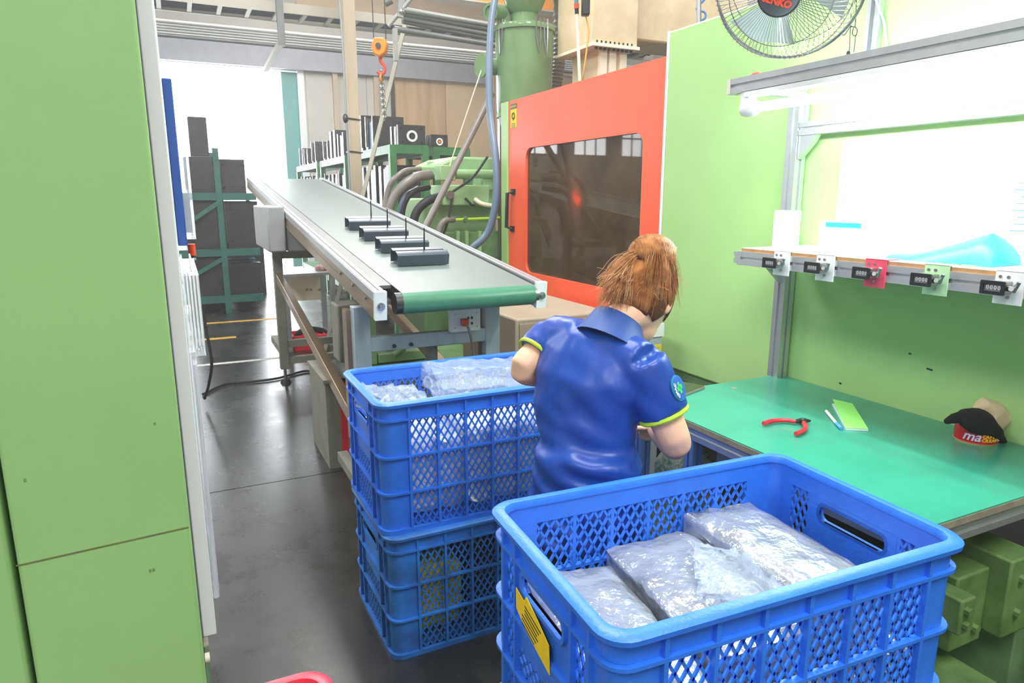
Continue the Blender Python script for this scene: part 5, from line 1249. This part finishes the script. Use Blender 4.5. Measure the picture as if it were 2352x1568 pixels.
# ================================================================== the woman
PF = V((.80, .60, 0)).normalized(); PR = V((PF.y, -PF.x, 0)); UZ = V((0, 0, 1))
pel = P(1348, 1120, D=1.66); pel.z = max(pel.z, .80)
wo = thing('person', 'woman with copper hair in a bun and blue polo shirt working at the bench', 'person', (pel.x, pel.y, 0))
che = P(1345, 930, D=1.72); sho = P(1368, 790, D=1.74); nek = P(1415, 742, D=1.75)
Ls = P(1268, 772, D=1.86); Rs = P(1478, 838, D=1.64)
Le = P(1200, 850, D=1.80); Lw = P(1330, 878, D=2.0)
Re = P(1552, 1018, D=1.62); Rw = P(1505, 985, D=1.86)
shr = (Rs-Ls).normalized(); shf = UZ.cross(shr).normalized()
HC = P(1474, 688, D=1.82)
tiltA = math.radians(50)
hu_ = (UZ*math.cos(tiltA)+PF*math.sin(tiltA)).normalized(); hf_ = (PF*math.cos(tiltA)-UZ*math.sin(tiltA)).normalized(); hr_ = hf_.cross(hu_).normalized()
def ring_e(c, r_, f_, a_, b_, n=20, pw=.85):
    out = []
    for k in range(n):
        t = k*math.tau/n; x, y = math.cos(t), math.sin(t)
        x = math.copysign(abs(x)**pw, x); y = math.copysign(abs(y)**pw, y); out.append(c+r_*(a_*x)+f_*(b_*y))
    return out
up_t = (sho-pel).normalized()
def torso(inf, lo=-.02, z_lo=None):
    c0 = pel+UZ*lo
    rows = [(c0, PR, .142, .108), (pel+UZ*.06, PR, .122, .096), (pel.lerp(che, .5), PR, .114, .09), (che, PR.lerp(shr, .4), .134, .098), (che.lerp(sho, .55), shr, .150, .10), (sho-UZ*.015, shr, .142, .080), (sho+UZ*.028+PF*.012, shr, .095, .058)]
    return [ring_e(c_, r_.normalized(), (UZ.cross(r_)).normalized(), a_+inf, b_+inf) for c_, r_, a_, b_ in rows]
body = MB()
body.loft(torso(-.006)+[ring_e(nek, shr, shf, .052, .056)])
body.tube([nek-UZ*.05-PF*.02, nek+UZ*.0, HC-hu_*.06-hf_*.02], [.058, .050, .050], 14)
body.ell(HC, hr_*.072, hf_*.092, hu_*.105, 20, 14)
body.ell(HC+hf_*.035-hu_*.06, hr_*.052, hf_*.055, hu_*.055, 16, 10)
body.ell(HC+hf_*.098-hu_*.025, hr_*.013, hf_*.018, hu_*.022, 10, 8)
for s_ in (1, -1):
    body.ell(HC+hr_*(s_*.076)-hf_*.005-hu_*.015, hr_*.010, hf_*.020, hu_*.032, 10, 8)
def limb(js, rs, n=12): body.tube(spline(js, 4), [rs[min(len(rs)-1, int(i/4))]+(rs[min(len(rs)-1, int(i/4)+1)]-rs[min(len(rs)-1, int(i/4))])*((i % 4)/4) for i in range((len(js)-1)*4+1)], n)
limb([Ls, Ls.lerp(Le, .5), Le, Le.lerp(Lw, .45), Lw], [.050, .044, .037, .036, .024])
limb([Rs, Rs.lerp(Re, .5)-UZ*.0, Re, Re.lerp(Rw, .45), Rw], [.052, .046, .040, .037, .025])
def hand(w_, aim, side):
    d_ = aim.normalized(); sd_ = d_.cross(UZ).normalized()*side; dn = -UZ
    pc2 = w_+d_*.045
    body.ell(pc2, sd_*.037, d_*.048, UZ*.014, 12, 8)
    for i, (ln, off) in enumerate(((.062, .028), (.072, .010), (.066, -.010), (.052, -.028))):
        b_ = pc2+d_*.032+sd_*off; m1 = b_+d_*ln*.45+dn*.006; m2 = m1+d_*ln*.25+dn*ln*.25; m3 = m2+dn*ln*.28-d_*.004
        body.tube([b_, m1, m2, m3], [.009, .0085, .008, .0065], 8)
    tb = w_+d_*.025+sd_*.03; body.tube([tb, tb+sd_*.022+d_*.02, tb+sd_*.020+d_*.045+dn*.012], [.011, .009, .007], 8)
hand(Lw, (Rw-Lw)*.3+PF*.5-UZ*.2, 1); hand(Rw, PF*.7-UZ*.25-PR*.3, -1)
hipL, hipR = pel-PR*.068-UZ*.04, pel+PR*.068-UZ*.04
feet = []
for s_, hp_ in ((-1, hipL), (1, hipR)):
    an = V((hp_.x, hp_.y, .075))+PR*(s_*.015)-PF*.01; kn = hp_.lerp(an, .48)+PF*.02
    body.tube(spline([hp_, hp_.lerp(kn, .5), kn, kn.lerp(an, .4), an], 3), [.068, .070, .069, .066, .063, .057, .052, .052, .053, .05, .045, .04, .036][:13], 12)
    body.tube([an, an+PF*.05-UZ*.035, an+PF*.13-UZ*.05], [.036, .034, .022], 10); feet.append((an, kn, hp_))
bo_ = body.build('body', M_skin, wo)
remesh(bo_, .0065, 5)
# shirt
sh = MB(); TS = [ring_e(pel-UZ*.17, PR, PF, .164, .128)]+torso(.010, -.06)+[ring_e(nek-UZ*.01, shr, shf, .066, .066)]; sh.loft(TS)
def sleeve(a_, b_, fr, r0, r1):
    e_ = a_.lerp(b_, fr); sh.tube([a_+(a_-b_)*.05, a_.lerp(b_, fr*.5), e_], [r0, (r0+r1)/2+.002, r1], 16); return e_
eL = sleeve(Ls, Le, .52, .058, .060); eR = sleeve(Rs, Re, .62, .062, .064)
sh.tube([sho+(Ls-sho)*.3, Ls], [.062, .058], 14); sh.tube([sho+(Rs-sho)*.3, Rs], [.064, .062], 14)
so_ = sh.build('polo_shirt', M_shirt, wo); remesh(so_, .0075, 9)
ow = ORG[wo.name]
for v in so_.data.vertices:
    p_ = v.co+ow; z = p_.z; k_ = max(0, min(1, (che.z+.02-z)/.2))
    cross = (p_-pel).dot(PR)
    wv = math.sin((z*1.0+cross*.35+.02*noise.noise(p_*9))*95)*.0055*k_
    wv += noise.noise(p_*14)*.0035+noise.noise(V((p_.x*8, p_.y*8, p_.z*26)))*.004*(.3+.7*k_)
    arm_ = (p_-Rs)
    wv += math.sin((arm_.z*1.2+cross*.9)*70+3*noise.noise(p_*6))*.0026*max(0, 1-abs(z-che.z-.02)/.16)*max(0, min(1, (cross+.12)/.15))
    wv += abs(noise.noise(V((p_.x*22, p_.y*22, p_.z*9))))*.003
    v.co += v.normal*wv
# collar and trims
cl = MB(); cax = (UZ*.80+PF*.60).normalized(); cf = cax.cross(shr).normalized(); cc = nek-UZ*.012+PF*.004
ring1 = ring_e(cc-cax*.050-UZ*.004, shr, cf, .106, .098, 24, 1); ring2 = ring_e(cc+cax*.026, shr, cf, .066, .066, 24, 1); ring3 = ring_e(cc+cax*.027, shr, cf, .061, .061, 24, 1); ring4 = ring_e(cc-cax*.046-UZ*.004, shr, cf, .090, .084, 24, 1)
L4 = [cl.loop(r_) for r_ in (ring1, ring2, ring3, ring4)]
for a_, b_ in zip(L4, L4[1:]+L4[:1]): cl.bridge(a_, b_)
cl.build('collar', mat('collar_blue', '10448f', .55), wo)
for e_, a_, b_, r_ in ((eL, Ls, Le, .0585), (eR, Rs, Re, .0625)):
    d_ = (b_-a_).normalized(); tr_ = MB(); tr_.lathe([(r_+.001, -.003), (r_+.003, .004), (r_, .008), (r_-.006, .004), (r_-.006, -.003)], e_-d_*.002, d_, 24); tr_.build('sleeve_trim', M_lime, wo)
# sleeve badge
dR = (Re-Rs).normalized(); bn_ = (_R*.75-_F*.55+UZ*.15); bn_ = (bn_-dR*bn_.dot(dR)).normalized()
bc_ = Rs.lerp(Re, .36)+bn_*.066; bxd = dR.cross(bn_).normalized(); byd = -dR
bd = MB().lathe([(.032, -.004), (.032, .0), (.001, .001)], bc_, bn_, 28).build('sleeve_badge', mat('badge_teal', '1c7f9c', .5), wo)
MB().lathe([(.0285, 0), (.0285, .0014), (.001, .0018)], bc_, bn_, 28).build('badge_field', mat('badge_blue', '1e58b8', .5), wo)
cg = MB(); cg.obox(bc_+bn_*.002, bxd*.005, byd*.014, bn_*.0006); cg.obox(bc_+bn_*.002, bxd*.014, byd*.005, bn_*.0006); cg.build('badge_cross', mat('badge_green', '35c25a', .5), wo)
for i, ch in enumerate('UMAC'):
    a_ = math.radians(-36+24*i); d_ = bxd*math.cos(a_)+byd*math.sin(a_)
    text('badge_letter', ch, .013, bc_+bn_*.0022+d_*.0225, byd*math.cos(a_)-bxd*math.sin(a_), d_, M_white, wo, .0004, 0, .0004)
# trousers and shoes
tr_ = MB(); tr_.loft([ring_e(pel-UZ*.02, PR, PF, .138, .104), ring_e(pel-UZ*.10, PR, PF, .146, .110), ring_e(pel-UZ*.16, PR, PF, .148, .108)])
for an, kn, hp_ in feet: tr_.tube([hp_-UZ*.01, hp_.lerp(kn, .5), kn, kn.lerp(an, .5), an+UZ*.01], [.078, .080, .07, .062, .056], 14)
to_ = tr_.build('trousers', M_trouser, wo); remesh(to_, .009, 5)
for an, kn, hp_ in feet:
    s2_ = MB(); s2_.loft([ring_e(an+PF*t_-UZ*(.075-h_/2), PR, UZ, w_, h_/2, 14) for t_, w_, h_ in ((-.05, .028, .06), (-.03, .036, .08), (.02, .04, .085), (.08, .044, .06), (.13, .043, .045), (.165, .028, .03))]); s2_.build('shoe', M_shoe, wo)
# face details
for s_ in (1, -1):
    MB().ell(HC+hf_*.085+hr_*(s_*.03)+hu_*.0, hr_*.013, hf_*.010, hu_*.007, 10, 6).build('eye', M_white, wo)
    MB().ell(HC+hf_*.093+hr_*(s_*.03), hr_*.005, hf_*.003, hu_*.005, 8, 6).build('iris', M_black, wo)
    MB().tube([HC+hf_*.090+hr_*(s_*.015)+hu_*.018, HC+hf_*.090+hr_*(s_*.03)+hu_*.022, HC+hf_*.078+hr_*(s_*.047)+hu_*.017], .003, 6).build('eyebrow', M_hair, wo)
MB().tube([HC+hf_*.083-hr_*.02-hu_*.062, HC+hf_*.093-hu_*.060, HC+hf_*.083+hr_*.02-hu_*.062], [.003, .006, .003], 8).build('mouth', mat('lips', 'c9736c', .5), wo)
# hair
TIE = HC-hf_*.088+hu_*.055
BUN = P(1497, 588, D=(TIE-CAM).dot(_H)+.0)
hb = MB()
hb.ell(HC-hf_*.012+hu_*.012, hr_*.080, hf_*.095, hu_*.106, 56, 36)
ho = hb.build('hair', M_hair, wo)
bmh = bmesh.new(); bmh.from_mesh(ho.data); kill = []
for v in bmh.verts:
    p_ = v.co+ow-HC; f_, u_ = p_.dot(hf_), p_.dot(hu_)
    if (f_ > .055 and u_ < .075) or u_ < -.098 or (u_ < -.075 and f_ > -.03) or (u_ < -.03 and f_ > .0): kill.append(v)
bmesh.ops.delete(bmh, geom=kill, context='VERTS'); bmh.to_mesh(ho.data); bmh.free()
sol = ho.modifiers.new('s', 'SOLIDIFY'); sol.thickness = .006; sol.offset = 1; bake(ho)
bu = MB(); bu.ell(BUN, _R*.060, _F*.052, _U*.056, 18, 12); bu.tube([TIE+hf_*.02, TIE.lerp(BUN, .6)], [.035, .045], 12)
bu.build('hair_bun', M_hair, wo)
rnd = random.Random(3)
hs_ = MB()
def surf(az, el, k=1.0):  # direction on the scalp: az around hu_ (0 = back), el from equator
    d_ = -hf_*math.cos(az)*math.cos(el)+hr_*math.sin(az)*math.cos(el)+hu_*math.sin(el)
    return HC-hf_*.012+hu_*.012+(hr_*(d_.dot(hr_)*.086)+hf_*(d_.dot(hf_)*.101)+hu_*(d_.dot(hu_)*.112))*k
for i in range(2400):
    az = rnd.uniform(-2.3, 2.3); base_el = -1.0 if abs(az) < 1.0 else (-.35 if abs(az) < 1.7 else .35)
    el = base_el+rnd.random()**1.6*.6; pts = []
    k = 1+rnd.uniform(0, .035); bow = rnd.uniform(.02, .06)
    for j in range(7):
        t = j/6; e_ = el+(.50-el)*t
        pts.append(surf(az*(1-t), e_, k*(1+bow*math.sin(t*math.pi))))
    pts[-1] = TIE+hf_*.012+V((rnd.uniform(-.012, .012), rnd.uniform(-.012, .012), rnd.uniform(-.012, .012)))
    hs_.tube(spline(pts, 2), [.0003]+[.00062]*11+[.0005], 3, cap=False)
# loose tresses at the left, from the tie down over the nape
for i in range(800):
    st_ = TIE+V((rnd.uniform(-.02, .02), rnd.uniform(-.02, .02), rnd.uniform(-.02, .02)))
    e_ = P(1380+rnd.uniform(-12, 70)*1.0, 655+rnd.uniform(-22, 62), D=1.72+rnd.uniform(-.03, .06)); m_ = st_.lerp(e_, .5)+_U*rnd.uniform(.0, .028)-_R*rnd.uniform(-.004, .02)
    hs_.tube(spline([st_, st_.lerp(m_, .5)+_U*.012, m_, m_.lerp(e_, .6), e_], 3), [.00055]*10+[.0004, .0003, .0002], 3, cap=False)
# bun strands: arcs over the bun from the tie, and loops falling to the right front
for i in range(2200):
    pts = []; off = rnd.uniform(-.97, .97); rad_ = math.sqrt(1-off*off); tw_ = rnd.uniform(-.15, .15)+.25
    s0, s1 = -1.3+rnd.uniform(-.3, .3), 2.0+rnd.uniform(-.5, .45)
    for j in range(10):
        a_ = s0+(s1-s0)*j/9; k = 1.012+rnd.random()*.010+.025*noise.noise(V((off*5, j*.25, i*.004)))
        o_ = off*(1-.10*max(0, a_-.8))+tw_*(j/9-.45)*rad_
        pts.append(BUN+_R*(.062*o_*k)+_U*(.057*math.cos(a_)*rad_*k)-_F*(.054*math.sin(a_)*rad_*k))
    hs_.tube(pts, [.0003]+[.0006]*8+[.0003], 3, cap=False)
for i in range(260):
    a_ = rnd.uniform(-.5, 1.45); q_ = rnd.uniform(.3, 1.02); st_ = BUN+_R*(.060*math.sin(a_)*q_)+_U*(.05*math.cos(a_)*q_*rnd.uniform(.2, .9))-_F*(.054*math.sqrt(max(0, 1.03-q_*q_))+.003)
    e_ = P(1470+(a_+.5)/1.95*92+rnd.uniform(-12, 12), 672+rnd.uniform(-40, 36), D=1.715+.05*(a_ > .9))
    m_ = st_.lerp(e_, .5)-_F*.010; hs_.tube(spline([st_, m_, e_], 5), [.00055]*8+[.0004, .0003, .0002], 3, cap=False)
for i in range(60):
    st_ = surf(rnd.uniform(-1.4, 1.4), rnd.uniform(-.75, .6), 1.02); e_ = st_+(st_-HC).normalized()*rnd.uniform(.008, .03)+V((rnd.uniform(-.03, .03), rnd.uniform(-.03, .03), rnd.uniform(-.05, .02)))
    hs_.tube(spline([st_, st_.lerp(e_, .5)+V((0, 0, .006)), e_], 3), .0005, 3, cap=False)
stuff(hs_.build('hair_strands', M_hairs, wo))
MB().ring(TIE.lerp(BUN, .25), (BUN-TIE), .03, .009, 20, 8).build('hair_tie', M_blackm, wo)
ht = P(1545, 574, D=(BUN-CAM).dot(_H)+.02); MB().prism([ht+_R*a_+_U*b_ for a_, b_ in ((-.012, .014), (.012, .008), (.008, -.008), (-.006, -.016))], _F*.006).build('hair_clip', mat('clip_blue', 'b8d8f4', .4), wo)
